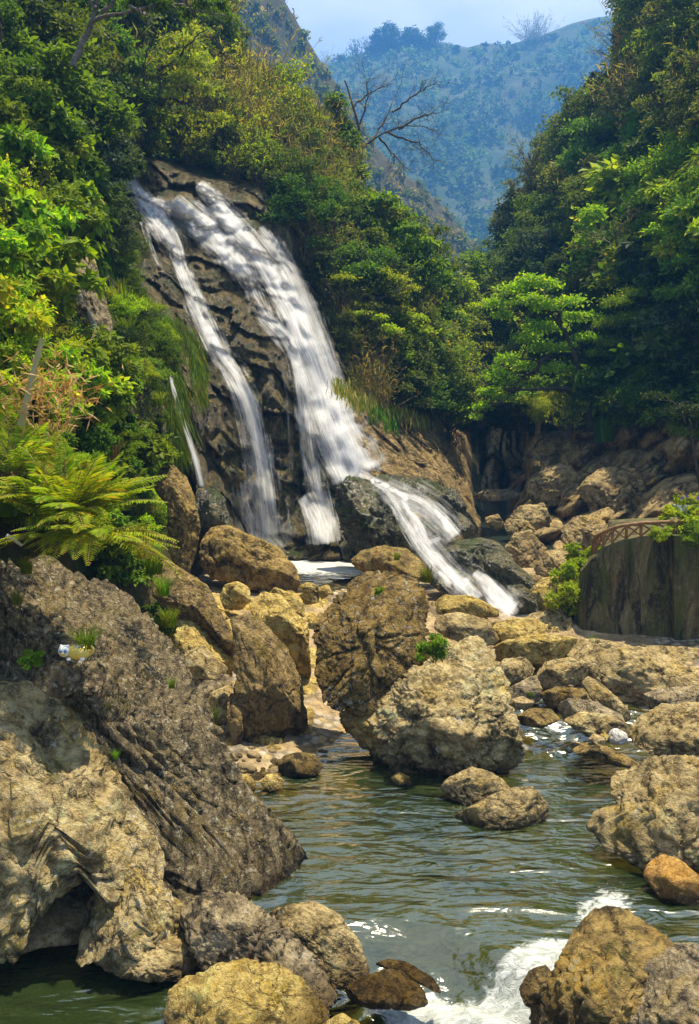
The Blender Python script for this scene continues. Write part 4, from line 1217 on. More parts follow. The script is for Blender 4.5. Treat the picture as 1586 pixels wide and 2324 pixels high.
# ------------------------------------------------------------------ falling water
def fall_mat(name, lo, hi, gain, sharp=1.0, col=(.90, .90, .90)):
    """white water: long streaks along the flow, torn open between the streaks"""
    g = NT(name)
    at = {}
    for k in ('su', 'sv', 'sd'):
        nd = g.n('Attribute')
        nd.attribute_name = k
        at[k] = nd.outputs['Fac']
    oi = g.n('ObjectInfo').outputs['Random']

    def vec(a, b):
        c = g.n('CombineXYZ')
        g.s(c.inputs[0], g.math('MULTIPLY', at['su'], a))
        g.s(c.inputs[1], g.math('MULTIPLY', at['sv'], b))
        g.s(c.inputs[2], g.math('MULTIPLY', oi, 31.0))
        return c.outputs[0]
    n1 = g.noise(vec(4.2, .30), 1, 4, .6, .45)
    n2 = g.noise(vec(17.0, .8), 1, 4, .6, .2)
    n3 = g.noise(vec(1.6, .7), 1, 3, .6, .5)
    s = g.math('ADD', g.math('ADD', g.math('MULTIPLY', n1, .62), g.math('MULTIPLY', n2, .38)), g.math('MULTIPLY', n3, .24))
    a = g.math('MULTIPLY', g.math('SUBTRACT', g.math('ADD', s, at['sd']), 1.0), gain, None, True)
    a = g.math('MULTIPLY', a, hi)
    nrm = g.bump(g.math('ADD', n1, g.math('MULTIPLY', n2, .5)), .5, .12)
    d = g.bsdf(g.mix(n1, tuple(x * .8 for x in col), col), .45, nrm, .3)
    t = g.n('BsdfTranslucent')
    g.s(t.inputs[0], col)
    m1 = g.n('MixShader')
    m1.inputs[0].default_value = .4
    g.t.links.new(d, m1.inputs[1])
    g.t.links.new(t.outputs[0], m1.inputs[2])
    tr = g.n('BsdfTransparent')
    m2 = g.n('MixShader')
    g.s(m2.inputs[0], a)
    g.t.links.new(tr.outputs[0], m2.inputs[1])
    g.t.links.new(m1.outputs[0], m2.inputs[2])
    return g.done(m2.outputs[0])


M['fall'] = fall_mat('white_water', 0, .95, 2.9)
M['veil'] = fall_mat('thin_white_water', 0, .75, 1.8)


def stream(parent, nodes, name='stream', mat='fall', dens=.55, seed=1, layers=2, surf=leftY, disp=cliff_d, off=.27, cols=17, rough=.05):
    """a sheet of water over the rock; nodes = (px, py, width px, cling 0..1, density factor)"""
    nodes = np.array([(n + (1,) * (5 - len(n))) for n in nodes], float)
    dl = np.concatenate([[0], np.cumsum(np.hypot(*np.diff(nodes[:, :2], axis=0).T))])
    t = np.linspace(0, dl[-1], max(12, int(dl[-1] / 5)))

    def sm(col):
        v = np.interp(t, dl, nodes[:, col])
        k = np.hanning(13)
        k /= k.sum()
        return np.convolve(np.pad(v, 6, mode='edge'), k, 'valid')
    cx, cy, w, cl, df = [sm(k) for k in range(5)]
    tx, ty = np.gradient(cx), np.gradient(cy)
    ln = np.hypot(tx, ty)
    nx, ny = -ty / ln, tx / ln
    nx, ny = np.where(nx < 0, -nx, nx), np.where(nx < 0, -ny, ny)
    u = np.linspace(-1, 1, cols)
    mb = MB()
    SU, SV, SD = [], [], []
    for L in range(layers):
        rng = np.random.RandomState(seed * 10 + L)
        wob = 1 + .5 * fbm(np.stack([t * .03, 0 * t + seed, 0 * t + L * 3.3], 1), 3, seed + L)
        ww = w * wob * (1 + .15 * L)
        PX = cx[:, None] + nx[:, None] * u[None] * ww[:, None] / 2
        PY = cy[:, None] + ny[:, None] * u[None] * ww[:, None] / 2
        Y0 = surf(PX, PY)
        q0 = P(PX, PY, Y0)
        d0 = disp(q0.reshape(-1, 3)).reshape(PX.shape)
        # on the way down water cannot go back under an overhang: keep the outermost bulge where it falls free
        free = (Y0 - d0)
        mins = np.minimum.accumulate(free, 0)
        k = np.hanning(11)
        k /= k.sum()
        for j in range(cols):
            mins[:, j] = np.convolve(np.pad(mins[:, j], 5, mode='edge'), k, 'valid')
        Yw = cl[:, None] * free + (1 - cl[:, None]) * mins
        Yw = Yw - off - .12 * L - .10 * (1 - u[None] ** 2) - rough * fbm(np.stack([PX.ravel() * .06, PY.ravel() * .02, 0 * PX.ravel() + L], 1), 2, seed).reshape(PX.shape)
        q = P(PX, PY, Yw)
        sl = np.linalg.norm(np.diff(q[:, cols // 2], axis=0), axis=1)
        sv = np.concatenate([[0], np.cumsum(sl)])
        wm = ww * Y0.mean() / FPX
        mb.add(q.reshape(-1, 3), grid_faces(cols, len(t)))
        SU.append((u[None] * wm[:, None] / 2 + L * 7 + seed * 3).ravel())
        SV.append(np.repeat(sv + L * 5, cols))
        ends = np.clip(t / 14, 0, 1) * np.clip((dl[-1] - t) / 22 + .35, 0, 1)
        edge = (1 - np.abs(u[None]) ** 1.8) * .62 + .38
        SD.append(((dens - .13 + .10 * (L == 0)) * df[:, None] * edge * ends[:, None] + .0 * PX).ravel())
    V, F, _ = mb.get()
    me = mesh_np(name, V, F, [M[mat]])
    attr(me, 'su', np.concatenate(SU))
    attr(me, 'sv', np.concatenate(SV))
    attr(me, 'sd', np.concatenate(SD))
    if parent is None:
        return link(name, me)
    o = link(name, me, (0, 0, 0), parent)
    o.matrix_parent_inverse = Matrix.Translation(-Vector(parent.location))
    return o


def empty(name, loc, label=None, cat=None, group=None):
    o = bpy.data.objects.new(name, None)
    COL.objects.link(o)
    o.location = tuple(float(x) for x in loc)
    o.empty_display_size = .3
    return tag(o, label, cat, group)


wf = empty('waterfall', P(680, 1230, 33.5), 'tall white waterfall fanning out over the dark cliff into the plunge pool', 'waterfall')
stream(wf, [(283, 380, 22, 1), (300, 420, 40, 1), (330, 460, 70, 1), (370, 505, 95, 1, .95), (395, 550, 70, 1, .9), (408, 600, 50, 1), (430, 650, 58, .8), (462, 725, 66, .7), (495, 795, 62, .5), (530, 850, 66, .3),
            (557, 905, 74, 0), (575, 970, 84, 0, .98), (592, 1060, 100, 0, .92), (603, 1140, 118, 0, .88), (612, 1225, 140, 0, .85)], 'left_stream', dens=.60, seed=1, layers=3)
stream(wf, [(330, 450, 40, 1, .9), (400, 480, 60, 1), (460, 505, 80, 1), (510, 560, 76, 1), (548, 610, 66, .8), (575, 660, 60, .7, .9), (600, 720, 60, .6, .92), (640, 760, 62, .6), (668, 805, 56, .4), (682, 870, 58, 0), (694, 950, 60, 0),
            (704, 1030, 64, 0, .95), (716, 1100, 76, 0, .95), (728, 1150, 90, 0, 1), (738, 1245, 110, 0, 1)], 'middle_stream', dens=.58, seed=2, layers=3)
stream(wf, [(440, 410, 34, 1), (475, 440, 52, 1), (505, 480, 66, 1), (550, 530, 76, 1), (592, 580, 78, .8), (625, 635, 80, .7), (655, 690, 84, .5), (684, 750, 92, .3), (710, 815, 104, 0), (734, 885, 116, 0), (757, 955, 126, 0),
            (782, 1020, 130, 0), (812, 1085, 140, 0)], 'main_stream', dens=.64, seed=3, layers=3)
stream(wf, [(385, 445, 40, 1), (430, 480, 90, 1), (480, 520, 120, 1), (530, 575, 110, 1), (560, 640, 80, 1, .9)], 'upper_sheet', dens=.62, seed=31, layers=2)
stream(wf, [(300, 415, 40, 1), (335, 470, 70, 1), (375, 520, 90, 1), (400, 580, 60, 1, .9)], 'upper_sheet', dens=.58, seed=32, layers=2)
stream(wf, [(585, 505, 24, 1, .9), (615, 545, 38, .7), (645, 590, 46, .4), (676, 650, 52, .1), (703, 715, 60, 0), (728, 790, 66, 0), (752, 865, 74, 0), (778, 940, 84, 0), (802, 1010, 105, 0), (835, 1080, 130, 0)],
       'smooth_outer_stream', dens=.74, seed=4, layers=2, mat='veil')
stream(wf, [(318, 490, 20, 1, .9), (335, 540, 34, 1, .85), (358, 600, 40, 1, .8), (390, 650, 40, 1, .75)], 'thin_stream', dens=.56, seed=5, layers=1)
stream(wf, [(640, 800, 16, .5, .85), (650, 880, 26, 0, .8), (655, 980, 34, 0, .75), (660, 1080, 40, 0, .7)], 'thin_stream', dens=.52, seed=6, layers=1, mat='veil')
stream(wf, [(560, 1080, 90, 0, .85), (570, 1150, 130, 0, .85), (600, 1220, 190, 0, .9), (640, 1262, 230, 0, .95)], 'spray', dens=.6, seed=7, layers=2, mat='veil', off=.5)
stream(wf, [(640, 640, 60, .2, .9), (680, 740, 90, 0), (715, 830, 120, 0), (750, 930, 150, 0), (785, 1030, 170, 0), (812, 1090, 180, 0)], 'veil', dens=.66, seed=19, layers=2, mat='veil', off=.3)
stream(wf, [(690, 1110, 70, 0, 1), (712, 1150, 100, 0, 1), (728, 1195, 120, 0, 1), (735, 1245, 130, 0, 1)], 'splash', dens=.58, seed=8, layers=2, off=.5)
stream(wf, [(770, 960, 100, 0, .8), (800, 1030, 150, 0, .85), (820, 1095, 170, 0, .9)], 'spray', dens=.62, seed=17, layers=2, mat='veil', off=.6)

zero = lambda p: 0 * p[:, 0]
lowY = RBF([(780, 1060, 33.0), (840, 1090, 31.6), (880, 1110, 30.5), (910, 1150, 29.6), (940, 1200, 28.7), (985, 1260, 27.4), (1030, 1310, 26.4), (1080, 1350, 25.6), (900, 1060, 33), (980, 1130, 31), (1040, 1190, 29.4),
            (1050, 1230, 28), (1100, 1310, 26), (1160, 1390, 24.4), (1100, 1390, 24.4)], 400, .002)
lc = empty('cascade', P(980, 1260, 27.4), 'lower cascade running from the foot of the waterfall down dark rocks to the right', 'cascade')
stream(lc, [(800, 1075, 60, 0), (845, 1092, 44, 0), (880, 1115, 44, 0), (908, 1155, 60, 0), (935, 1200, 66, 0), (962, 1240, 60, 0), (1000, 1280, 62, 0), (1040, 1320, 66, 0), (1075, 1352, 60, 0), (1095, 1368, 60, 0)],
       'main_stream', dens=.54, seed=9, layers=3, surf=lowY, disp=zero, off=.25, rough=.35)
stream(lc, [(870, 1105, 30, 0), (910, 1118, 36, 0), (955, 1135, 44, 0), (990, 1158, 50, 0), (1020, 1190, 56, 0), (1045, 1222, 60, 0)], 'side_stream', rough=.35, dens=.52, seed=10, layers=2, surf=lowY, disp=zero, off=.35)
stream(lc, [(1065, 1290, 30, 0, .9), (1090, 1312, 40, 0), (1118, 1340, 56, 0), (1145, 1368, 66, 0), (1172, 1394, 74, 0)], 'lowest_stream', rough=.3, dens=.58, seed=11, layers=3, surf=lowY, disp=zero, off=.45)
stream(lc, [(960, 1235, 20, 0, .9), (985, 1225, 30, 0, .9), (1010, 1215, 24, 0, .85)], 'thin_stream', dens=.55, seed=12, layers=1, surf=lowY, disp=zero, off=.5)
stream(lc, [(860, 1100, 50, 0), (905, 1122, 90, 0), (955, 1150, 120, 0), (1000, 1190, 110, 0), (1035, 1232, 80, 0)], 'veil', rough=.4, dens=.60, seed=61, layers=2, surf=lowY, disp=zero, off=.3, mat='veil')
stream(lc, [(935, 1190, 60, 0), (965, 1235, 90, 0), (1010, 1285, 110, 0), (1060, 1335, 110, 0), (1090, 1372, 80, 0)], 'veil', rough=.4, dens=.56, seed=62, layers=2, surf=lowY, disp=zero, off=.3, mat='veil')
stream(lc, [(1080, 1300, 40, 0), (1120, 1340, 80, 0), (1160, 1385, 110, 0), (1175, 1402, 120, 0)], 'splash', rough=.4, dens=.58, seed=63, layers=2, surf=lowY, disp=zero, off=.5, mat='veil')
rng = np.random.RandomState(77)
for k, (x0, y0, x1, y1, w) in enumerate([(905, 1120, 960, 1215, 26), (925, 1150, 985, 1245, 22), (1000, 1165, 1040, 1225, 30), (985, 1145, 1030, 1215, 22), (955, 1230, 1005, 1290, 34), (1000, 1275, 1060, 1345, 40), (985, 1290, 1030, 1335, 26),
                                     (1040, 1300, 1095, 1365, 30), (880, 1100, 935, 1140, 20), (1100, 1320, 1165, 1396, 44), (1085, 1320, 1140, 1390, 34), (830, 1085, 890, 1112, 34)]):
    t = np.linspace(0, 1, 6)
    stream(lc, [(x0 + (x1 - x0) * q + rng.normal() * 4, y0 + (y1 - y0) * q, w * (.5 + .8 * q), 0, .95) for q in t], 'rivulet', rough=.3, dens=.62, seed=40 + k, layers=2, surf=lowY, disp=zero, off=.22 + .25 * rng.uniform(), cols=11)
for nd, lb, sd in (([(384, 838, 10, 0, 1), (394, 880, 14, 0), (405, 925, 16, 0), (420, 970, 18, 0), (436, 1020, 20, 0), (450, 1070, 22, 0), (458, 1115, 26, 0)], 'thin white trickle dropping between the hanging moss and the cliff', 21),
                   ([(165, 600, 10, .5, .9), (176, 650, 16, .5, .9), (192, 690, 18, .5, .9), (212, 730, 20, .5, .9), (232, 775, 22, .5, .85)], 'short trickle on the pale rock among the leaves, highest of the trickles', 22)):
    o = stream(None, nd, 'trickle', dens=.60, seed=sd, layers=2, disp=zero, off=.9 if sd == 21 else 3.4, cols=9, mat='fall' if sd == 21 else 'veil')
    tag(o, lb, 'waterfall')
# ------------------------------------------------------------------ plants
ML = {
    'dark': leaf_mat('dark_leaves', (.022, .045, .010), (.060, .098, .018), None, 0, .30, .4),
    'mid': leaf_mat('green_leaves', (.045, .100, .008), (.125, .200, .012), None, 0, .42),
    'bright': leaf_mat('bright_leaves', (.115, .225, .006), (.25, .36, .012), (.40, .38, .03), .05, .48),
    'yellow': leaf_mat('yellow_green_leaves', (.16, .235, .010), (.33, .39, .020), (.32, .26, .05), .06, .45),
    'olive': leaf_mat('olive_leaves', (.058, .098, .012), (.15, .19, .024), (.22, .17, .045), .07, .40),
    'dry': leaf_mat('dry_grass', (.21, .165, .045), (.39, .31, .10), (.14, .19, .02), .40, .35, .7),
    'fern': leaf_mat('fern_leaves', (.14, .23, .008), (.30, .36, .016), (.36, .26, .03), .06, .48, .4, .12),
    'moss': leaf_mat('hanging_moss', (.055, .13, .006), (.15, .25, .010), (.15, .12, .02), .12, .4, .6),
    'straw': leaf_mat('dead_bamboo_leaves', (.34, .20, .10), (.55, .36, .20), (.30, .12, .05), .2, .3, .7, .15),
    'blue': leaf_mat('grey_green_leaves', (.032, .062, .032), (.085, .125, .065), None, 0, .35),
}
MBARK = plain_mat('bark', (.03, .022, .014), (.10, .08, .055), 9, .9, .6, .2, (1, 1, .3))
MPALE = plain_mat('pale_lichened_bark', (.03, .026, .02), (.20, .185, .15), 7, .9, .6, .2)
MTWIG = plain_mat('twigs', (.05, .034, .018), (.15, .105, .055), 12, .9, .3)
MTAN = plain_mat('dry_stems', (.17, .115, .04), (.32, .235, .10), 10, .9, .3)


def unit(v):
    return v / (np.linalg.norm(v, axis=-1, keepdims=True) + 1e-9)


def leafq(C, D, N, L, W):
    """leaf blades: base point, direction, normal, length, width -> V, quads"""
    D, N = unit(D), unit(N)
    S = unit(np.cross(D, N))
    N = np.cross(S, D)
    L, W = np.broadcast_to(L, len(C))[:, None], np.broadcast_to(W, len(C))[:, None]
    V = np.stack([C, C + D * L * .45 + S * W * .5 + N * W * .12, C + D * L - N * L * .10, C + D * L * .45 - S * W * .5 + N * W * .12], 1).reshape(-1, 3)
    return V, np.arange(len(C) * 4).reshape(-1, 4)


def clump_leaves(rng, cl, n, L, W, droop=.3, flat=.3, fill=.5):
    """leaves through ellipsoid clumps (x, y, z, rx, rz); denser outside and above"""
    cl = np.asarray(cl, float)
    wgt = cl[:, 3] ** 2
    k = rng.choice(len(cl), n, p=wgt / wgt.sum())
    d = unit(rng.normal(size=(n, 3)))
    d[:, 2] = np.where(d[:, 2] < -.3, -d[:, 2] * .8, d[:, 2])
    rad = rng.uniform(fill * .7, 1.05, n) ** .8
    lump = 1 + .55 * perlin(d * 2.4 + k[:, None] * 3.1, 7) + .5 * (rng.uniform(size=n) > .88) * rng.uniform(0, 1, n)
    C = cl[k, :3] + d * np.stack([cl[k, 3], cl[k, 3], cl[k, 4]], 1) * (rad * lump)[:, None]
    N = unit(d * (1 - flat) + np.array([0, 0, 1.0]) * (flat + .25) + rng.normal(size=(n, 3)) * .45)
    D = unit(d * .7 + rng.normal(size=(n, 3)) * .8 - np.array([0, 0, droop]))
    s = rng.uniform(.6, 1.3, n)
    return leafq(C, D, N, L * s, W * s)


def limb(rng, a, b, r0, r1, wob=.08, n=7, sag=0.0):
    a, b = np.asarray(a, float), np.asarray(b, float)
    t = np.linspace(0, 1, n)[:, None]
    ln = np.linalg.norm(b - a)
    p = a + (b - a) * t + np.cumsum(rng.normal(size=(n, 3)), 0) * wob * ln / n * np.sin(t * np.pi) ** .5 + np.array([0, 0, sag * ln]) * np.sin(t * np.pi)
    return p, np.linspace(r0, r1, n)


def p_shrub(seed, nc=16, n=3600, L=.085, W=.045, wide=.62, sq=.55, droop=.3):
    rng = np.random.RandomState(seed)
    cl = []
    for k in range(nc):
        a, r, z = rng.uniform(0, 2 * np.pi), rng.uniform(.05, wide) ** .8, rng.uniform(.12, .82)
        r *= np.sqrt(max(.1, 1 - (z - .3) ** 2 * 2.0))
        cr = rng.uniform(.13, .25)
        cl.append((r * np.cos(a), r * np.sin(a), z, cr, cr * sq * 1.5))
    st = MB()
    for c in cl[::2]:
        st.tube(*limb(rng, (c[0] * .12, c[1] * .12, -.08), c[:3], .014, .005), 4)
    return clump_leaves(rng, cl, n, L, W, droop), st.get()


def p_airy(seed, ns=26, nl=64, L=.05, W=.022, spread=.45, up=1.0):
    rng = np.random.RandomState(seed)
    st = MB()
    C, D = [], []
    for k in range(ns):
        a, r = rng.uniform(0, 6.28), rng.uniform(.1, 1) * spread
        tip = np.array([r * np.cos(a) * 1.2, r * np.sin(a) * 1.2, up * rng.uniform(.55, 1.05)])
        pth, rd = limb(rng, (r * .25 * np.cos(a), r * .25 * np.sin(a), -.05), tip, .009, .003, .25, 9)
        st.tube(pth, rd, 4)
        for j in range(5):
            t0 = rng.uniform(.3, .95)
            i = t0 * 8
            b = pth[int(i)] * (1 - i % 1) + pth[min(8, int(i) + 1)] * (i % 1)
            e = b + unit(rng.normal(size=3) * .8 + [np.cos(a) * .5, np.sin(a) * .5, .6]) * rng.uniform(.08, .22)
            tw, rr = limb(rng, b, e, .004, .002, .15, 4)
            st.tube(tw, rr, 3)
            m = nl // 5
            tt = rng.uniform(.1, 1, m)[:, None]
            C.append(b + (e - b) * tt + rng.normal(size=(m, 3)) * .008)
            D.append(unit(e - b) * .5 + rng.normal(size=(m, 3)) * .7)
    C, D = np.concatenate(C), np.concatenate(D)
    N = rng.normal(size=C.shape) * .5 + [0, 0, 1.0]
    s = rng.uniform(.6, 1.3, len(C))
    return leafq(C, D, N, L * s, W * s), st.get()


def p_reed(seed, ns=110, spread=.35, lean=.35):
    rng = np.random.RandomState(seed)
    st = MB()
    C, D, Ls = [], [], []
    for k in range(ns):
        a, r = rng.uniform(0, 6.28), spread * rng.uniform(0, 1) ** .6
        b = np.array([r * np.cos(a), r * np.sin(a), -.05])
        e = b + [rng.normal() * lean, rng.normal() * lean, rng.uniform(.5, 1.05)]
        pth, rd = limb(rng, b, e, .006, .002, .10, 6, 0)
        st.tube(pth, rd, 3)
        for j in range(8):
            t = rng.uniform(.2, 1)
            C.append(b + (e - b) * t)
            D.append(unit(e - b) * .6 + rng.normal(size=3) * .7)
            Ls.append(rng.uniform(.06, .16))
    C, D = np.array(C), np.array(D)
    return leafq(C, D, rng.normal(size=C.shape) + [0, 0, .6], np.array(Ls), .016), st.get()


def p_bamboo(seed, nc=18, nl=150):
    """feathery arching culms"""
    rng = np.random.RandomState(seed)
    st = MB()
    C, D = [], []
    for k in range(nc):
        a, r = rng.uniform(0, 6.28), rng.uniform(.1, .55)
        t = np.linspace(0, 1, 10)
        h = rng.uniform(.65, 1.0)
        x = r * (t ** 2.2) * 1.25 + .05
        z = h * np.sin(t * 1.9) / np.sin(1.57)
        pth = np.stack([x * np.cos(a), x * np.sin(a), z], 1) + rng.normal(size=(10, 3)) * .008
        st.tube(pth, np.linspace(.009, .002, 10), 4)
        tt = rng.uniform(.3, 1, nl) * 9
        i = np.minimum(tt.astype(int), 8)
        b = pth[i] + (pth[i + 1] - pth[i]) * (tt - i)[:, None]
        out = rng.normal(size=(nl, 3)) * [.8, .8, .3]
        ln = rng.uniform(.02, .13, nl)[:, None]
        C.append(b + unit(out) * ln - np.array([0, 0, .35]) * ln)
        D.append(unit(out) * .8 + np.array([np.cos(a), np.sin(a), 0]) * .5 - [0, 0, .45])
    C, D = np.concatenate(C), np.concatenate(D)
    N = rng.normal(size=C.shape) * .5 + [0, 0, 1]
    s = rng.uniform(.7, 1.3, len(C))
    return leafq(C, D, N, .085 * s, .016 * s), st.get()


def p_tree(seed, nc=20, n=4600, L=.05, W=.028, w=.34, h0=.32, tall=1.0, cone=False, sq=.6, droop=.3):
    rng = np.random.RandomState(seed)
    cl, st = [], MB()
    trunk, tr = limb(rng, (0, 0, -.06), (rng.normal() * .04, rng.normal() * .04, .92 * tall), .026, .006, .25, 10)
    st.tube(trunk, tr, 6)
    for k in range(nc):
        z = rng.uniform(h0, .97) if not cone else h0 + (.97 - h0) * (k + .5) / nc
        prof = (1.1 - z) * 1.25 if cone else np.sqrt(max(.08, 1 - ((z - .62) / .48) ** 2))
        a, r = rng.uniform(0, 6.28), w * prof * rng.uniform(.3, 1.0)
        cr = (.085 + .09 * rng.uniform()) * (.55 + .6 * prof)
        c = np.array([r * np.cos(a), r * np.sin(a), z])
        cl.append((*c, cr * 1.2, cr * sq * 1.3))
        i = int(np.clip((z - .18) * 9, 1, 9))
        st.tube(*limb(rng, trunk[i], c, .010, .003, .2, 5), 4)
    return clump_leaves(rng, cl, n, L, W, droop), st.get()


def p_grass(seed, n=170, spread=.6, lean=.8, w=.014):
    """a tuft of arching blades, three pieces each"""
    rng = np.random.RandomState(seed)
    a, r = rng.uniform(0, 6.28, n), spread * rng.uniform(0, 1, n) ** .6 * .5
    b = np.stack([r * np.cos(a), r * np.sin(a), 0 * a - .03], 1)
    d = np.stack([np.cos(a + rng.normal(size=n) * .8), np.sin(a + rng.normal(size=n) * .8), 0 * a], 1) * (rng.uniform(.1, 1, n) * lean)[:, None]
    h = rng.uniform(.4, 1.0, n)[:, None]
    p = [b, b + d * .18 * h + [0, 0, .5] * h, b + d * .55 * h + [0, 0, .85] * h, b + d * 1.05 * h + [0, 0, .8] * h]
    s = unit(np.cross(d + 1e-4, [0, 0, 1]))
    ws = [w, w * .9, w * .6, .001]
    V = np.stack([x for q, k in zip(p, ws) for x in (q - s * k, q + s * k)], 1)
    i = np.arange(n)[:, None] * 8
    F = np.concatenate([i + [0, 1, 3, 2], i + [2, 3, 5, 4], i + [4, 5, 7, 6]])
    return (V.reshape(-1, 3), F), None


_meshes = {}


def plant_mesh(key, gen, leaf, stem):
    """(one-mesh version, crown mesh, stem mesh) of a plant shape in one colouring"""
    k = (key, leaf)
    if k not in _meshes:
        (lv, lf), s = gen
        if s is None:
            _meshes[k] = (mesh_np('plant', lv, lf, [ML[leaf]], False), None, None)
        else:
            sv, sf, _ = s
            one = mesh_np('plant', np.concatenate([lv, sv]), np.concatenate([lf, sf + len(lv)]), [ML[leaf], stem], False, np.concatenate([np.zeros(len(lf)), np.ones(len(sf))]))
            _meshes[k] = (one, mesh_np('crown', lv, lf, [ML[leaf]], False), mesh_np('trunk', sv, sf, [stem], True))
    return _meshes[k]


GEN = {}
for s in range(3):
    GEN['shrub', s] = p_shrub(100 + s)
    GEN['fine', s] = p_shrub(110 + s, 22, 5200, .06, .032, .6)
    GEN['leafy', s] = p_shrub(120 + s, 13, 1500, .15, .085, .6, .5, .7)
    GEN['airy', s] = p_airy(130 + s)
    GEN['tree', s] = p_tree(140 + s)
    GEN['bamboo', s] = p_bamboo(160 + s)
    GEN['reed', s] = p_reed(170 + s)
    GEN['grass', s] = p_grass(180 + s)
for s in range(2):
    GEN['conifer', s] = p_tree(150 + s, 26, 5000, .045, .024, .30, .12, 1.0, True)
    GEN['layer', s] = p_tree(155 + s, 15, 4200, .05, .03, .48, .35, 1.0, False, .28, .15)
STEM = {'shrub': MBARK, 'fine': MBARK, 'leafy': MBARK, 'airy': MTWIG, 'tree': MBARK, 'bamboo': MTAN, 'reed': MTAN, 'grass': MTAN, 'conifer': MBARK, 'layer': MBARK}
NAME = {'shrub': ('shrub', 'shrub'), 'fine': ('shrub', 'shrub'), 'leafy': ('leafy_shrub', 'shrub'), 'airy': ('twiggy_shrub', 'shrub'), 'tree': ('tree', 'tree'), 'bamboo': ('bamboo_clump', 'bamboo'),
        'reed': ('reed_clump', 'reeds'), 'grass': ('grass_tuft', 'grass'), 'conifer': ('conical_tree', 'tree'), 'layer': ('layered_tree', 'tree')}


def plant(kind, var, leaf, loc, h, rot, label, group=None, tilt=(0, 0), wide=1.0, split=None):
    one, crown, trunk = plant_mesh((kind, var), GEN[kind, var], leaf, STEM[kind])
    nm, cat = NAME[kind]
    sc = (h * wide, h * wide, h)
    split = (kind in ('tree', 'conifer', 'layer')) if split is None else split
    if split and trunk is not None:
        o = empty(nm, loc, label, cat, group)
        link('crown', crown, parent=o)
        link('trunk', trunk, parent=o)
    else:
        o = tag(link(nm, one, tuple(float(x) for x in loc)), label, cat, group)
    o.scale = sc
    o.rotation_euler = (tilt[0], tilt[1], rot)
    return o


CLEAR = [[(258, 350), (330, 345), (480, 395), (600, 470), (690, 600), (745, 770), (810, 940), (880, 1085), (760, 1290), (540, 1240), (500, 1000), (450, 1110), (380, 1000), (375, 850), (440, 800), (350, 640), (300, 500)],
         [(540, -80), (548, 95), (600, 150), (650, 180), (705, 220), (765, 290), (812, 350), (835, 430), (900, 480), (965, 530), (1010, 600), (1050, 640), (1085, 610), (1118, 545), (1130, 470), (1175, 430), (1200, 335), (1300, 225), (1375, 165), (1392, 60), (1395, -80)],
         [(1088, 965), (1175, 965), (1195, 1080), (1100, 1170)], [(1190, 975), (1330, 962), (1480, 985), (1700, 1010), (1700, 1300), (1200, 1300)], [(150, 560), (215, 560), (235, 700), (240, 780), (170, 700)], [(262, 868), (300, 880), (350, 960), (345, 985), (310, 970)], [(365, 1060), (440, 1060), (450, 1280), (400, 1290)]]


def hides(a, b, r):
    an = np.linspace(0, 6.28, 9)[:8]
    xs_, ys_ = np.concatenate([[a], a + r * np.cos(an), a + .5 * r * np.cos(an)]), np.concatenate([[b], b + r * np.sin(an), b + .5 * r * np.sin(an)])
    return any(inpoly(xs_, ys_, c).sum() > 1 for c in CLEAR)


def zone(poly, n, surf, kinds, lo, hi, where, seed, sep=.5, sink=.5, back=.2, grow=0.0):
    """plants spread over a patch of a slope; kinds = (kind, leaf, weight, adjective)"""
    rng = np.random.RandomState(seed)
    xs_, ys_ = [p[0] for p in poly], [p[1] for p in poly]
    pts, tries = [], 0
    w = np.array([k[2] for k in kinds], float)
    while len(pts) < n and tries < n * 60:
        tries += 1
        a, b = rng.uniform(min(xs_), max(xs_)), rng.uniform(min(ys_), max(ys_))
        if not inpoly([a], [b], poly)[0] or any((a - x) ** 2 + (b - y) ** 2 < (sep * hi * .55) ** 2 for x, y in pts):
            continue
        pts.append((a, b))
    for a, b in pts:
        kd, lf, _, adj = kinds[rng.choice(len(kinds), p=w / w.sum())]
        hp = rng.uniform(lo, hi) * (1.35 if kd in ('tree', 'conifer') else 1)
        for _ in range(4):
            if hides(a, b, hp * .58):
                hp *= .75
        if hides(a, b, hp * .58):
            continue
        by = b + hp * sink
        Y = float(surf(a, by)) + back
        loc = P(a, by, Y)
        h = hp * Y / FPX * 1.08
        noun = NAME[kd][0].replace('_', ' ')
        plant(kd, rng.randint(2 if kd in ('conifer', 'layer') else 3), lf, loc, h, rng.uniform(0, 6.28), '%s %s %s' % (adj, noun, where), '%s %ss %s' % (adj, noun, where),
              (rng.uniform(-.15, .15), rng.uniform(-.15, .15)), rng.uniform(.9, 1.25))


zone([(-80, -80), (340, -80), (345, 100), (320, 300), (270, 340), (120, 330), (-80, 250)], 62, leftY,
     [('tree', 'mid', 3, 'green'), ('shrub', 'mid', 3, 'dense green'), ('shrub', 'dark', 2, 'dark'), ('tree', 'bright', 1.2, 'light green'), ('fine', 'olive', 1.2, 'olive'), ('reed', 'dry', .6, 'straw coloured')],
     100, 190, 'on the steep wooded slope at the upper left', 1)
zone([(340, -60), (530, -60), (555, 120), (520, 200), (420, 330), (330, 300)], 34, leftY,
     [('fine', 'yellow', 2, 'yellow green'), ('airy', 'yellow', 3, 'yellow green'), ('tree', 'mid', 1, 'green'), ('shrub', 'olive', 2, 'olive'), ('reed', 'dry', 1, 'straw coloured')], 70, 140, 'above the top of the waterfall near the leaning tree', 2)
zone([(300, 330), (420, 365), (640, 395), (690, 470), (800, 420), (825, 400), (790, 310), (730, 280), (640, 200), (540, 180), (420, 300)], 62, leftY,
     [('airy', 'yellow', 4, 'yellow green'), ('reed', 'dry', 3, 'straw coloured'), ('fine', 'olive', 2, 'olive'), ('airy', 'bright', 2, 'fresh green')], 70, 130, 'on the ridge behind the lip of the waterfall', 3, .45, .35)
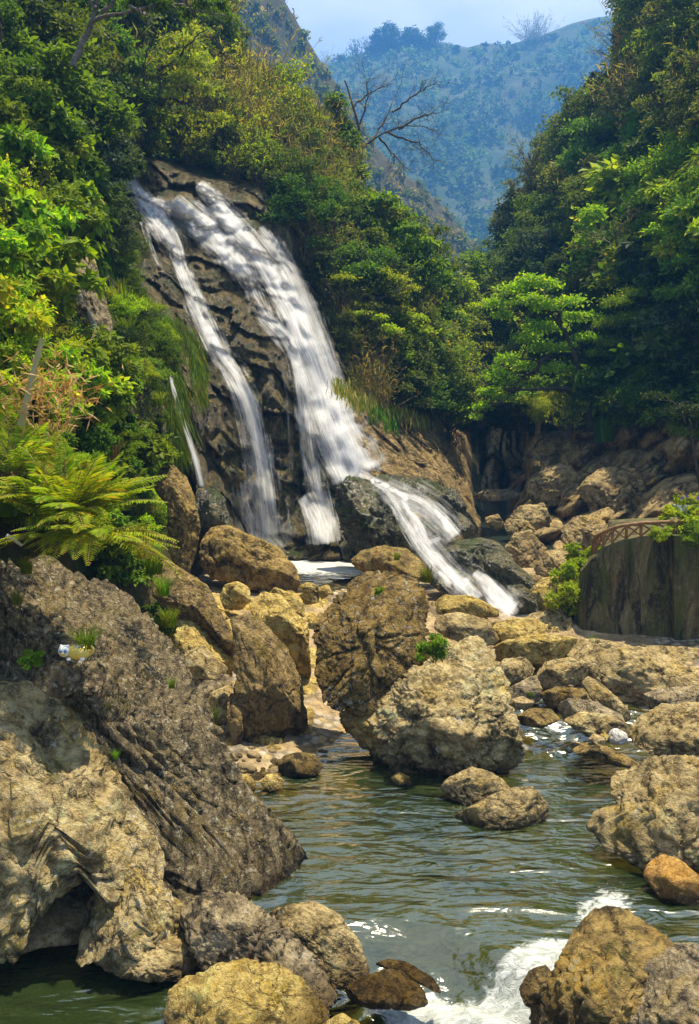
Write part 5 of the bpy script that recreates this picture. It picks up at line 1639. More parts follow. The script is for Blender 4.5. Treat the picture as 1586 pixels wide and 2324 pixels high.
zone([(120, 320), (235, 330), (240, 420), (250, 540), (190, 540), (130, 430)], 20, leftY, [('shrub', 'dark', 3, 'dark'), ('leafy', 'dark', 2, 'dark'), ('fine', 'blue', 2, 'grey green')], 90, 140, 'in the dark thicket left of the waterfall lip', 4, .45)
zone([(-80, 300), (90, 310), (140, 480), (150, 560), (150, 640), (220, 790), (300, 850), (290, 960), (200, 930), (100, 900), (-80, 900)], 62, leftY,
     [('leafy', 'bright', 3, 'bright green'), ('airy', 'bright', 3, 'bright green'), ('leafy', 'yellow', 2, 'yellow green'), ('fine', 'bright', 2, 'dense bright'), ('shrub', 'mid', 1.5, 'green'), ('bamboo', 'yellow', 1.2, 'yellow green')],
     90, 160, 'on the near slope above the fern', 5, .45)
zone([(150, 860), (290, 850), (350, 960), (370, 1040), (300, 1060), (230, 960)], 16, leftY, [('leafy', 'mid', 3, 'dark glossy'), ('fine', 'mid', 2, 'green'), ('leafy', 'bright', 1, 'bright green')], 70, 110, 'between the fern and the trickles', 6, .45)
zone([(215, 560), (285, 555), (335, 690), (400, 790), (430, 880), (410, 1040), (360, 1000), (345, 900), (250, 780)], 44, leftY,
     [('fine', 'mid', 3, 'dense green'), ('fine', 'bright', 1.5, 'fresh green'), ('grass', 'moss', 3, 'mossy'), ('fine', 'dark', 1, 'dark')], 40, 78, 'on the mossy strip left of the falls', 7, .45, .5, -.5)
zone([(690, 470), (800, 440), (830, 450), (800, 640), (870, 900), (800, 885), (760, 780), (720, 640)], 34, leftY,
     [('reed', 'dry', 2, 'straw coloured'), ('airy', 'olive', 3, 'olive'), ('fine', 'olive', 2, 'olive'), ('shrub', 'dark', 1.2, 'dark'), ('fine', 'mid', 1.5, 'green')], 80, 130, 'on the bank right beside the falling water', 8, .45)
zone([(830, 450), (900, 490), (960, 520), (1005, 610), (1035, 660), (1060, 800), (1068, 930), (960, 925), (880, 900), (820, 760), (800, 620)], 66, leftY,
     [('fine', 'olive', 3, 'olive'), ('airy', 'yellow', 2, 'yellow green'), ('tree', 'mid', 2, 'green'), ('shrub', 'mid', 2, 'dense green'), ('reed', 'dry', 1.2, 'straw coloured'), ('fine', 'dark', 1, 'dark'), ('layer', 'bright', .8, 'bright')],
     75, 135, 'on the spur between the falls and the gorge', 9, .45)
zone([(1400, -80), (1660, -80), (1660, 300), (1520, 380), (1420, 480), (1300, 560), (1150, 560), (1195, 430), (1235, 340), (1320, 240), (1395, 150)], 135, rightY,
     [('tree', 'olive', 3, 'olive'), ('tree', 'mid', 2.5, 'green'), ('conifer', 'mid', 1.5, 'slim green'), ('shrub', 'dark', 1.2, 'dark'), ('fine', 'olive', 2, 'olive'), ('airy', 'olive', 3, 'brownish'), ('airy', 'yellow', 1.5, 'yellow green'), ('reed', 'dry', 1.6, 'straw coloured')],
     70, 135, 'on the high slope right of the gorge', 10, .40)
zone([(1660, 240), (1660, 560), (1560, 600), (1420, 640), (1340, 600), (1430, 480), (1520, 380)], 40, rightY,
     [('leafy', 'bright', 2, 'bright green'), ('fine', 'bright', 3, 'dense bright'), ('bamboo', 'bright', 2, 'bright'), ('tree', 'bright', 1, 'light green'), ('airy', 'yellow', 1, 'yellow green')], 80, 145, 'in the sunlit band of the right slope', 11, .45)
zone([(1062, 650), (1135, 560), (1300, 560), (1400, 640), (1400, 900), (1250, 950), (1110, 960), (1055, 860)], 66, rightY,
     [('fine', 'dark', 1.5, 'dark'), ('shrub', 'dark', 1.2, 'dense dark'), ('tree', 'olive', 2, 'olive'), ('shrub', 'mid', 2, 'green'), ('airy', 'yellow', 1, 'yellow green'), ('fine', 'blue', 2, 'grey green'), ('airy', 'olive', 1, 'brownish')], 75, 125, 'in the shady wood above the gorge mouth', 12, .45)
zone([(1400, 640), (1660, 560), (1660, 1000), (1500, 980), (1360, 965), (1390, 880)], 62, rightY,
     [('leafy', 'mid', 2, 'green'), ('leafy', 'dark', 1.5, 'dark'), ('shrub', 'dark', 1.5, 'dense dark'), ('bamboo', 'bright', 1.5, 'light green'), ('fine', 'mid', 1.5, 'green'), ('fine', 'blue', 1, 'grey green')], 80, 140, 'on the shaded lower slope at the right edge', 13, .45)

zone([(170, 960), (350, 1030), (345, 1180), (300, 1260), (360, 1330), (430, 1400), (420, 1450), (330, 1350), (230, 1230), (60, 1180), (-60, 1150), (-60, 1000)], 40, leftY,
     [('leafy', 'mid', 3, 'dark glossy'), ('fine', 'bright', 2, 'fresh green'), ('fine', 'mid', 2, 'green'), ('grass', 'dry', 1, 'straw coloured')], 60, 100, 'behind the ferns and the dark outcrop', 14, .4, .5, -.3)

# low growth that covers the soil of both slopes
def cover(name, polys, surf, n, leaf, seed, L=.16):
    rng = np.random.RandomState(seed)
    C = []
    for poly, share in polys:
        xs_, ys_ = [p[0] for p in poly], [p[1] for p in poly]
        m = int(n * share)
        a, b = rng.uniform(min(xs_), max(xs_), m * 3), rng.uniform(min(ys_), max(ys_), m * 3)
        ok = inpoly(a, b, poly)
        a, b = a[ok][:m], b[ok][:m]
        C.append(P(a, b, surf(a, b) + rng.uniform(-.7, .5, len(a))))
    C = np.concatenate(C)
    k = fbm(C * .5, 3, seed)
    C = C[k > -.18]
    s = rng.uniform(.6, 1.5, len(C)) * np.clip(C[:, 1] / 45, .45, 1.5)
    V, F = leafq(C, rng.normal(size=C.shape), rng.normal(size=C.shape) * .6 + [0, -.4, .8], L * s, L * .5 * s)
    tag(link(name, mesh_np(name, V, F, [ML[leaf]], False)), kind='stuff')


LEFT_ALL = [(-80, -80), (530, -80), (560, 140), (640, 190), (730, 280), (790, 330), (830, 440), (960, 520), (1035, 660), (1065, 930), (880, 890), (800, 880), (690, 480), (600, 390), (300, 345), (270, 520), (400, 800), (420, 1020), (340, 1000), (200, 950), (-80, 950)]
RIGHT_ALL = [(1410, -80), (1660, -80), (1660, 1000), (1400, 955), (1100, 960), (1050, 860), (1065, 650), (1135, 500), (1195, 430), (1320, 230), (1395, 150)]
cover('undergrowth', [(LEFT_ALL, 1)], leftY, 60000, 'mid', 31)
cover('undergrowth', [(LEFT_ALL, 1)], leftY, 30000, 'olive', 32)
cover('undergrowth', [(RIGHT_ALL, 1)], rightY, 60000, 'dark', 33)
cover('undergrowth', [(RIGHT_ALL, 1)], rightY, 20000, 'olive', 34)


# ------------------------------------------------------------------ plants one can single out
def px_path(pts, Y):
    pts = np.array(pts, float)
    return P(pts[:, 0], pts[:, 1], Y)


def fine_path(p, n=14):
    p = np.asarray(p, float)
    t = np.linspace(0, len(p) - 1, n)
    return np.stack([np.interp(t, np.arange(len(p)), p[:, k]) for k in range(3)], 1)


def big_tree(name, label, cat, trunk, limbs, Y, clumps, leaf, nleaf, L, W, r0, bark=MBARK, twigs=0, seed=1, flat=.3, droop=.3, sq=.5, twig_len=.6, depth=1.0, limb_r=.45):
    """a tree drawn by its own trunk and limbs; clumps = (px, py, radius px)"""
    rng = np.random.RandomState(seed)
    tb = fine_path(px_path(trunk, Y), 16)
    tb[:, 1] += np.cumsum(rng.normal(size=16) * .06 * depth)
    root = empty(name, tb[0], label, cat)
    inv = Matrix.Translation(-Vector(root.location))
    mb = MB()
    mb.tube(tb, np.linspace(r0, r0 * .35, 16), 8)
    lp = []
    for k, l in enumerate(limbs):
        p = fine_path(px_path(l, Y), 14)
        drift = rng.normal() * .8 * depth
        p[:, 1] += np.linspace(0, drift, 14) + np.cumsum(rng.normal(size=14) * .05 * depth)
        p += rng.normal(size=p.shape) * r0 * .25
        i = np.argmin(np.linalg.norm(tb - p[0], axis=1))
        mb.tube(p, np.linspace(r0 * limb_r, r0 * .10, 14), 6)
        lp.append(p)
    al = np.concatenate(lp + [tb[8:]])
    cl = []
    s = Y / FPX
    for (a, b, r) in clumps:
        c = P(a, b, Y)
        c[1] += rng.normal() * r * s * .8 * depth
        cl.append((*c, r * s, r * s * sq))
        j = al[np.argmin(np.linalg.norm(al - c, axis=1))]
        mb.tube(*limb(rng, j, c, r0 * .16, r0 * .05, .3, 6), 4)
    tips = []
    for k in range(twigs):
        p = lp[rng.randint(len(lp))]
        i = rng.randint(3, 14)
        d = unit(p[i] - p[i - 2])
        d = unit(d * .7 + rng.normal(size=3) * [.7, .5, .7] + [0, 0, .25])
        ln = twig_len * rng.uniform(.4, 1.1)
        q, rr = limb(rng, p[i], p[i] + d * ln, r0 * .13, r0 * .05, .45, 7)
        mb.tube(q, rr, 4)
        tips.append(q)
        for m in range(3):
            i2 = rng.randint(2, 7)
            d2 = unit(d + rng.normal(size=3) * .75)
            q2, rr2 = limb(rng, q[i2], q[i2] + d2 * ln * .45, r0 * .06, r0 * .035, .35, 4)
            mb.tube(q2, rr2, 3)
            tips.append(q2)
    V, F, _ = mb.get()
    o = link('trunk', mesh_np('trunk', V, F, [bark]), (0, 0, 0), root)
    o.matrix_parent_inverse = inv
    if nleaf:
        if cl:
            V, F = clump_leaves(rng, cl, nleaf, L, W, droop, flat, .25)
        else:
            tp = np.concatenate(tips)
            C = tp[rng.randint(len(tp), size=nleaf)] + rng.normal(size=(nleaf, 3)) * L * .5
            V, F = leafq(C, rng.normal(size=C.shape) - [0, 0, .3], rng.normal(size=C.shape) + [0, 0, .6], L * rng.uniform(.6, 1.2, nleaf), W)
        o = link('crown', mesh_np('crown', V, F, [ML[leaf]], False), (0, 0, 0), root)
        o.matrix_parent_inverse = inv
    return root


big_tree('bare_tree', 'bare leafless tree with spreading twigs against the blue mountain', 'tree', [(796, 470), (808, 420), (818, 370), (822, 330), (812, 280), (798, 235), (788, 195), (782, 182)],
         [[(822, 335), (850, 318), (890, 296), (935, 290), (970, 300), (992, 315)], [(845, 320), (862, 285), (880, 250), (893, 210), (915, 158)], [(812, 285), (828, 250), (836, 215), (828, 172)],
          [(880, 300), (915, 318), (945, 322), (975, 345), (985, 362)], [(860, 312), (885, 330), (900, 345), (935, 372)], [(890, 255), (925, 235), (955, 215), (985, 205)], [(905, 292), (945, 270), (975, 262), (1000, 258)],
          [(800, 245), (822, 215), (856, 192), (880, 178)]], 52, [], 'bright', 0, .1, .05, .115, MTWIG, 150, 3, twig_len=1.1, depth=1.3, limb_r=.55)
big_tree('creeper_tree', 'trunk wrapped in hanging green creeper below the bare branches', 'tree', [(760, 470), (765, 400), (768, 330), (770, 260), (765, 215)], [[(768, 300), (785, 280), (800, 285)], [(768, 240), (752, 225), (745, 235)]], 51,
         [(762, 235, 22), (772, 265, 20), (765, 300, 18), (770, 340, 20), (752, 235, 16), (785, 285, 16), (800, 310, 18), (815, 395, 22), (790, 330, 18), (762, 380, 20)], 'mid', 2200, .26, .15, .12, seed=4, droop=.9, sq=1.3, depth=.6)
big_tree('tree', 'lichen spotted tree leaning over the slope at the top left corner', 'tree', [(165, 150), (180, 100), (200, 55), (215, 15), (225, -40), (240, -110)],
         [[(205, 45), (240, 32), (290, 22), (340, 0), (390, -6), (440, 2), (500, 12), (530, 18)], [(300, 20), (325, 35), (350, 45)], [(215, 20), (180, -30), (150, -90)], [(235, 32), (300, -30), (360, -70)], [(400, -5), (430, 20), (445, 35)]], 28,
         [(420, 5, 26), (460, 10, 24), (500, 18, 22), (520, 40, 12), (360, 0, 24), (300, -20, 40), (240, -60, 60), (160, -60, 60), (420, -40, 40), (340, -50, 50)], 'mid', 5200, .16, .08, .115, MPALE, 20, 5, droop=.7, depth=1.0, limb_r=.6)
big_tree('leaning_tree', 'dark leaning tree with an arching limb above the waterfall lip', 'tree', [(262, 345), (285, 300), (300, 265), (320, 243), (345, 228), (362, 222)],
         [[(362, 222), (395, 222), (430, 236), (465, 262), (500, 280)], [(358, 224), (357, 180), (365, 130), (385, 90), (405, 70)], [(345, 228), (325, 190), (330, 150), (350, 100)], [(362, 160), (400, 140), (440, 110), (480, 90)], [(320, 243), (300, 215), (310, 180)]], 41,
         [(385, 80, 34), (430, 110, 34), (360, 130, 30), (400, 150, 36), (450, 150, 34), (420, 190, 34), (470, 210, 30), (400, 220, 28), (340, 170, 24), (450, 260, 26), (500, 270, 26)], 'yellow', 3600, .17, .085, .16, MBARK, 40, 6, droop=.3, twig_len=1.2)
big_tree('tall_shrub', 'tall upright fresh green shrub on the ridge in front of the grey mountain', 'shrub', [(612, 330), (612, 280), (608, 230), (600, 180), (595, 150)],
         [[(612, 300), (630, 250), (640, 200), (645, 150)], [(610, 290), (590, 240), (580, 190), (572, 160)], [(615, 310), (655, 270), (675, 220), (690, 180)], [(612, 310), (570, 270), (548, 230)], [(625, 260), (660, 210), (665, 160)]], 53, [], 'bright', 2600, .22, .09, .07, MTWIG, 90, 7, twig_len=1.0)
big_tree('layered_tree', 'bright layered tree leaning left over the gorge mouth from a dark trunk', 'tree', [(1345, 985), (1335, 930), (1322, 880), (1312, 840), (1305, 810)],
         [[(1308, 820), (1296, 770), (1272, 730), (1235, 700), (1200, 668), (1170, 655)], [(1316, 860), (1280, 830), (1235, 812), (1190, 815)], [(1325, 890), (1280, 880), (1225, 885), (1160, 890), (1100, 930)], [(1272, 730), (1265, 690), (1240, 655)], [(1305, 805), (1330, 760), (1350, 720)],
          [(1240, 812), (1200, 850), (1150, 880)]], 41,
         [(1130, 688, 34), (1165, 660, 36), (1205, 640, 36), (1235, 650, 34), (1190, 690, 38), (1145, 715, 28), (1240, 700, 38), (1285, 690, 36), (1225, 745, 40), (1270, 740, 38), (1310, 720, 34), (1190, 775, 36), (1235, 790, 40), (1160, 815, 34), (1205, 830, 38),
          (1140, 855, 36), (1175, 870, 36), (1120, 890, 32), (1148, 905, 30), (1098, 925, 28), (1080, 948, 18), (1260, 840, 36), (1290, 790, 34), (1330, 770, 34), (1350, 720, 30)], 'bright', 11000, .17, .10, .26, MBARK, 20, 8, flat=.6, droop=.25, sq=.45, depth=.9)
big_tree('layered_tree', 'yellow leaved layered tree on the spur right of the falls', 'tree', [(835, 800), (832, 750), (836, 700), (845, 670)], [[(838, 700), (800, 680), (770, 665)], [(840, 690), (880, 670), (920, 660)], [(834, 740), (870, 715), (910, 705)], [(833, 760), (800, 735), (775, 715)]], 42,
         [(780, 640, 30), (820, 626, 32), (860, 622, 34), (900, 634, 34), (930, 655, 26), (800, 668, 30), (850, 660, 34), (895, 672, 32), (780, 705, 28), (830, 700, 30), (875, 705, 32), (915, 700, 26)], 'yellow', 5600, .14, .08, .14, MBARK, 10, 9, flat=.65, droop=.15, sq=.35)
big_tree('leafy_tree', 'fresh green large leaved tree rising beside the bare tree', 'tree', [(850, 640), (856, 580), (865, 520), (870, 480)], [[(860, 560), (830, 520), (815, 480)], [(864, 530), (900, 500), (930, 480)], [(858, 580), (900, 560), (950, 560), (990, 600)], [(870, 500), (880, 470), (900, 455)]], 47,
         [(830, 470, 30), (870, 460, 32), (905, 480, 30), (840, 510, 30), (885, 520, 32), (930, 530, 30), (860, 555, 32), (915, 570, 32), (960, 560, 28), (985, 600, 26), (840, 590, 28), (900, 610, 30), (950, 610, 28), (1010, 630, 22)], 'bright', 2600, .34, .22, .13, MBARK, 14, 10, droop=.8)
big_tree('conical_tree', 'dark dense tree standing at the left rim of the right slope', 'tree', [(1160, 620), (1160, 560), (1158, 500), (1160, 440)], [[(1160, 560), (1135, 545)], [(1160, 530), (1180, 510)]], 70,
         [(1160, 450, 16), (1150, 480, 26), (1170, 480, 22), (1145, 515, 28), (1172, 510, 26), (1150, 545, 30), (1178, 545, 28), (1140, 570, 28), (1165, 580, 32)], 'dark', 4200, .28, .15, .22, seed=12, sq=.9)
big_tree('bare_shrub', 'grey leafless tree on the rim of the right slope', 'tree', [(1225, 450), (1218, 410), (1210, 375), (1200, 345)], [[(1212, 390), (1190, 360), (1178, 330)], [(1216, 400), (1240, 365), (1250, 335)], [(1210, 370), (1222, 345), (1228, 325)], [(1218, 410), (1195, 395), (1176, 385)]], 72, [], 'olive', 500, .2, .1, .13, MTWIG, 60, 13, twig_len=1.4)
big_tree('bare_shrub', 'pale twisted branches of a half dead tree in the sunlit right slope', 'tree', [(1420, 640), (1410, 590), (1395, 560)], [[(1400, 575), (1380, 540), (1350, 530)], [(1405, 580), (1440, 540), (1480, 520)], [(1395, 560), (1400, 520), (1420, 500)], [(1412, 600), (1380, 590), (1350, 600)]], 44, [], 'olive', 300, .12, .06, .10, MTAN, 50, 14, twig_len=.9)
big_tree('feathery_tree', 'bright feathery tree in the middle of the right slope', 'tree', [(1440, 900), (1435, 840), (1430, 780), (1440, 720)], [[(1432, 790), (1400, 750), (1370, 740)], [(1434, 780), (1480, 730), (1520, 720)], [(1440, 740), (1460, 690), (1490, 660)]], 40,
         [(1395, 690, 36), (1440, 670, 38), (1485, 660, 34), (1380, 735, 34), (1425, 725, 38), (1475, 715, 38), (1515, 705, 30), (1390, 780, 32), (1440, 775, 36), (1490, 770, 32), (1360, 800, 26)], 'bright', 7200, .16, .045, .15, MBARK, 20, 15, flat=.5, droop=.8, sq=.5)
big_tree('tree', 'slim pale trunk bent at the right edge above the wall', 'tree', [(1590, 1110), (1575, 1060), (1562, 1000), (1555, 950)], [[(1562, 1000), (1580, 960), (1600, 940)], [(1556, 960), (1530, 920), (1500, 900)]], 31, [(1500, 900, 26), (1600, 930, 30), (1555, 930, 30)], 'dark', 1400, .12, .06, .07, MBARK, 8, 16)

# hanging moss and grass curtains by the falls
def curtain(pts, leaf, n, lnpx, label, seed, name='hanging_grass'):
    """blades that hang over the edge of a rock; pts = (px, py) line they hang from"""
    rng = np.random.RandomState(seed)
    pts = np.array(pts, float)
    t = rng.uniform(0, len(pts) - 1, n)
    a = np.interp(t, np.arange(len(pts)), pts[:, 0]) + rng.normal(size=n) * 9
    b = np.interp(t, np.arange(len(pts)), pts[:, 1]) + rng.normal(size=n) * 9
    Y = leftY(a, b) - rng.uniform(.3, 1.3, n)
    C = P(a, b, Y)
    s = Y / FPX
    ln = lnpx * s * rng.uniform(.5, 1.2, n)
    D = np.stack([rng.normal(size=n) * .22, -np.abs(rng.normal(size=n)) * .35, -np.ones(n)], 1)
    V, F = leafq(C, D, rng.normal(size=C.shape) * .4 + [0, -1, .4], ln, 3.2 * s)
    thing(name, V, F, ML[leaf], label, 'moss', smooth=False)


curtain([(350, 720), (375, 790), (400, 850), (405, 930), (410, 1000)], 'moss', 2600, 70, 'bright green moss hanging in a long curtain left of the white trickle', 1, 'hanging_moss')
curtain([(370, 730), (410, 740), (440, 770), (450, 830), (452, 880)], 'moss', 1800, 60, 'olive moss draped over the cliff shoulder right of the white trickle', 2, 'hanging_moss')
curtain([(220, 570), (260, 600), (300, 650), (330, 700)], 'mid', 1500, 50, 'dark green growth draped on the slope left of the upper falls', 3, 'hanging_moss')
curtain([(345, 1095), (360, 1085), (380, 1100)], 'moss', 700, 75, 'small tuft of green moss hanging beside the orange rock pillar', 4, 'hanging_moss')
curtain([(845, 920), (870, 930), (895, 955)], 'moss', 400, 34, 'tuft of green grass hanging over the layered rock right of the falls', 5)
curtain([(760, 860), (800, 890), (860, 910), (930, 935), (1000, 950)], 'dry', 900, 34, 'fringe of dry grass hanging over the layered rock right of the falls', 6)


# ferns
def frond(rng, base, d, ln, sag, npin=30, wid=.20):
    """one frond: arching midrib and paired leaflets"""
    t = np.linspace(0, 1, npin + 4)
    d = unit(np.asarray(d, float))
    hor = unit(np.array([d[0], d[1], 0]) + 1e-6)
    p = base + d * (ln * t)[:, None] + np.array([0, 0, -sag * ln]) * (t ** 2.2)[:, None]
    tang = unit(np.gradient(p, axis=0))
    side = unit(np.cross(tang, [0, 0, 1]) + rng.normal(size=3) * .12)
    up = np.cross(side, tang)
    i = np.arange(3, npin + 4)
    w = wid * ln * np.sin(np.clip((t[i] - .06) / .94, 0, 1) ** .55 * np.pi * .98) ** .8 + .004
    C = np.concatenate([p[i], p[i]])
    D = np.concatenate([side[i] + tang[i] * .45 - up[i] * .12, -side[i] + tang[i] * .45 - up[i] * .12]) + rng.normal(size=(2 * len(i), 3)) * .05
    N = np.concatenate([up[i], up[i]]) + rng.normal(size=(2 * len(i), 3)) * .12
    V, F = leafq(C, D, N, np.concatenate([w, w]), ln / npin * .62)
    tv, tf = tube(p, np.linspace(.008, .002, len(p)) * ln / 1.2, 4)
    return np.concatenate([V, tv]), np.concatenate([F, tf + len(V)]), np.concatenate([np.zeros(len(F)), np.ones(len(tf))])


def fern(bpx, bpy, Y, n, lnpx, label, seed, toward=(0, 0), elev=(.55, 1.4)):
    rng = np.random.RandomState(seed)
    base = P(bpx, bpy, Y)
    s = Y / FPX
    root = empty('fern', base, label, 'fern')
    for k in range(n):
        a = rng.uniform(0, 6.28)
        el = rng.uniform(*elev)
        d = np.array([np.cos(a) * np.cos(el) + toward[0], np.sin(a) * np.cos(el) * .8 + toward[1], np.sin(el)])
        V, F, mi = frond(rng, np.array([rng.normal() * .06, rng.normal() * .06, 0]), d, lnpx * s * rng.uniform(.65, 1.1), rng.uniform(.15, .5))
        link('frond', mesh_np('frond', V, F, [ML['fern'], MTAN], False, mi), (0, 0, 0), root)


fern(150, 1195, 13.6, 60, 280, 'big bright fern spreading over the dark outcrop, its fronds reaching right', 1, (.15, -.15))
fern(215, 1215, 13.2, 26, 200, 'lower fern with fronds drooping to the right over the rock edge', 2, (.5, -.2), (.0, .6))
fern(25, 1080, 14.6, 28, 230, 'fern growing up at the left edge beside the broken bamboo', 3, (.1, -.1), (.5, 1.3))
fern(90, 1215, 13.0, 16, 130, 'small dark fern under the big one on the outcrop', 4, (0, -.4), (-.1, .5))
for (a, b, Y, h, lb, sd) in ((350, 1300, 15.0, 90, 'grass tuft hanging on the right edge of the outcrop below the ferns', 0), (385, 1420, 14.2, 70, 'grass tuft on the right flank of the dark outcrop', 1), (60, 1300, 12.9, 60, 'yellowish grass tuft on top of the outcrop at the left', 2),
                             (40, 1370, 12.6, 50, 'thin grass tuft on the outcrop face near the left edge', 0), (390, 1560, 13.2, 34, 'tiny green grass tuft on the middle of the outcrop flank', 1), (480, 1640, 15.8, 60, 'thin arching grass at the edge between outcrop and bank', 2),
                             (325, 1265, 14.6, 70, 'dry grass tuft under the drooping fern', 1), (370, 1350, 14.6, 70, 'bright grass tuft between the ferns and the outcrop flank', 2), (985, 1500, 17.0, 75, 'green leafy tuft in the gap of the two central boulders', 0),
                             (968, 1320, 17.8, 60, 'thin grass on the right shoulder of the dark mottled boulder', 1), (1205, 1582, 18.8, 22, 'little green tuft at the head of the chute', 0), (900, 1270, 18.6, 30, 'thin grass on top of the dark mottled boulder', 2),
                             (858, 1352, 16.9, 26, 'tiny green plant on the face of the dark mottled boulder', 0), (1345, 1462, 23.0, 30, 'green tuft at the foot of the concrete wall', 1), (75, 1515, 12.0, 50, 'small leafy weed beside the black rock', 0),
                             (262, 1720, 10.9, 30, 'tiny grass on the pale ledge', 1), (20, 1170, 14.0, 80, 'grass tuft left of the big fern', 0)):
    kd = 'leafy' if 'leafy' in lb or 'plant' in lb else 'grass'
    plant(kd, sd, 'dry' if 'dry' in lb else ('olive' if 'yellowish' in lb or 'thin' in lb else 'moss'), P(a, b, Y), .8 * h * Y / FPX, a, lb, wide=1.0 if kd == 'leafy' else .9)

# broken bamboo stalk and its dead leaves
q = fine_path(px_path([(48, 965), (62, 905), (75, 850), (88, 800), (96, 768)], 14.6), 13)
V, F = tube(q, np.where(np.arange(13) % 3 == 0, .062, .054) * np.linspace(1.1, .75, 13), 8)
thing('bamboo_stalk', V, F, plain_mat('pale_bamboo', (.30, .30, .10), (.50, .45, .22), 5, .5, .2, .4), 'broken pale bamboo stalk leaning among dead leaves above the fern', 'bamboo')
rng = np.random.RandomState(9)
n = 420
a, b = rng.normal(105, 55, n), rng.normal(890, 38, n)
C = P(a, b, 14.9 + rng.uniform(-.6, .6, n))
V, F = leafq(C, rng.normal(size=C.shape) * [1, .6, .8] - [0, 0, .3], rng.normal(size=C.shape) + [0, -.5, .4], rng.uniform(.14, .34, n), .032)
thing('dead_leaves', V, F, ML['straw'], 'heap of dead tan bamboo leaves caught behind the fern', 'leaves', smooth=False)
# ------------------------------------------------------------------ concrete terrace wall with railing
g = NT('stained_concrete')
tc = g.n('TexCoord').outputs['Object']
n1 = g.noise(g.mapping(tc, (1.2, 1.2, .42)), 1.5, 9, .72, .9)
n2 = g.noise(tc, 9, 8, .7)
n3 = g.noise(g.mapping(tc, (2.0, 2.0, .45)), 1.1, 8, .72, 1.2)
c = g.ramp(n1, [(.32, (.018, .016, .009)), (.47, (.10, .08, .034)), (.60, (.18, .145, .062)), (.75, (.32, .265, .14))])
c = g.mix(g.ramp(n3, [(.48, 0.0), (.58, .9)]), c, (.016, .015, .010))
c = g.mix(g.ramp(g.noise(g.mapping(tc, (3, 3, .5)), .8, 7, .7), [(.47, 0.0), (.60, .8)]), c, (.075, .085, .012))
c = g.mix(g.ramp(g.noise(g.mapping(tc, (2.2, 2.2, .3), (0, 0, 0), (5, 3, 0)), 1.0, 6, .7), [(.58, 0.0), (.72, .55)]), c, (.20, .10, .03))
c = g.mix(g.ramp(n2, [(.56, 0.0), (.75, .4)]), c, (.34, .30, .2))
M['concrete'] = g.done(g.bsdf(c, .88, g.bump(g.math('ADD', n2, g.math('MULTIPLY', n1, .6)), .7, .06), .2))
WY = 23.6
wall_px = [(1345, 1262, 1300, 1452, 27.2), (1322, 1290, 1286, 1455, 25.8), (1318, 1300, 1286, 1458, 24.7), (1326, 1290, 1293, 1462, 24.1), (1345, 1266, 1310, 1466, 23.75), (1375, 1243, 1350, 1470, 23.6),
           (1410, 1228, 1400, 1474, WY - .1), (1450, 1219, 1450, 1480, WY - .2), (1490, 1214, 1500, 1486, WY - .3), (1535, 1212, 1540, 1496, WY - .4), (1590, 1211, 1590, 1500, WY - .5), (1680, 1210, 1680, 1510, WY - .7), (1780, 1208, 1780, 1520, WY - .9), (2300, 1200, 2300, 1560, WY - 1.5)]
nv = 26
wp_ = np.array(wall_px, float)
ti = np.linspace(0, len(wp_) - 1, 90)
wq = np.stack([np.interp(ti, np.arange(len(wp_)), wp_[:, k]) for k in range(5)], 1)
top, bot = P(wq[:, 0], wq[:, 1], wq[:, 4] + .25), P(wq[:, 2], wq[:, 3] + 26, wq[:, 4])
tv = np.linspace(0, 1, nv)[:, None, None]
Vw = bot[None] * (1 - tv) + top[None] * tv
nz = fbm(Vw.reshape(-1, 3) * 1.3, 4, 81).reshape(nv, 90)
Vw[..., 1] += nz * .06
in1, in2 = top + np.array([.05, .30, .03]), top + np.array([.1, 3.5, -.1])
in1[:8, 0] += .3
in2[:, 1] = np.maximum(in2[:, 1], 28.0)
in2[:, 0] = np.maximum(in2[:, 0], in2[0, 0] + .5)
dn = in1 - np.array([0, 0, .12])
VA = np.concatenate([Vw, in1[None], dn[None], in2[None]]).reshape(-1, 3)
wall = empty('retaining_wall', bot[30], 'curved stained concrete retaining wall of the terrace on the right bank', 'wall')
o = link('wall_face', mesh_np('wall_face', VA, grid_faces(90, nv + 3), [M['concrete']]), (0, 0, 0), wall)
o.matrix_parent_inverse = Matrix.Translation(-Vector(wall.location))
# a pilaster on the wall, near the right edge
mb = MB()
a0, a1 = P(1528, 1215, WY - .48), P(1532, 1530, WY - .62)
bx = np.array([(x, y, z) for z in (0, 1) for y in (0, 1) for x in (0, 1)], float)
Vp = np.array([(a1 if z < .5 else a0) + np.array([x * 3.0, y * .6, 0]) for x, y, z in bx])
o = link('buttress', mesh_np('buttress', Vp, np.array([[0, 1, 5, 4], [1, 3, 7, 5], [3, 2, 6, 7], [2, 0, 4, 6], [4, 5, 7, 6], [0, 2, 3, 1]]), [M['concrete']], False), (0, 0, 0), wall)
o.matrix_parent_inverse = Matrix.Translation(-Vector(wall.location))

MWOOD = plain_mat('rustic_wood', (.16, .075, .028), (.34, .19, .075), 6, .7, .5, .3, (1, 1, 1))
rail = empty('railing', P(1345, 1265, 27), 'rustic branch railing with crossed struts on the curved concrete wall', 'railing')
rinv = Matrix.Translation(-Vector(rail.location))
base_px = np.array([(1345, 1262, 26.8), (1347, 1255, 25.5), (1352, 1250, 24.6), (1368, 1242, 24.1), (1390, 1232, 23.95), (1420, 1224, 23.8), (1455, 1217, 23.7), (1490, 1214, 23.6), (1530, 1212, 23.5), (1590, 1211, 23.4), (1680, 1210, 23.2)], float)
rb = P(base_px[:, 0], base_px[:, 1], base_px[:, 2])
hgt = np.array([.34, .36, .42, .42, .42, .40, .36, .34, .34, .34, .34])
rt = rb + np.stack([0 * hgt, 0 * hgt, hgt], 1)
rng = np.random.RandomState(5)


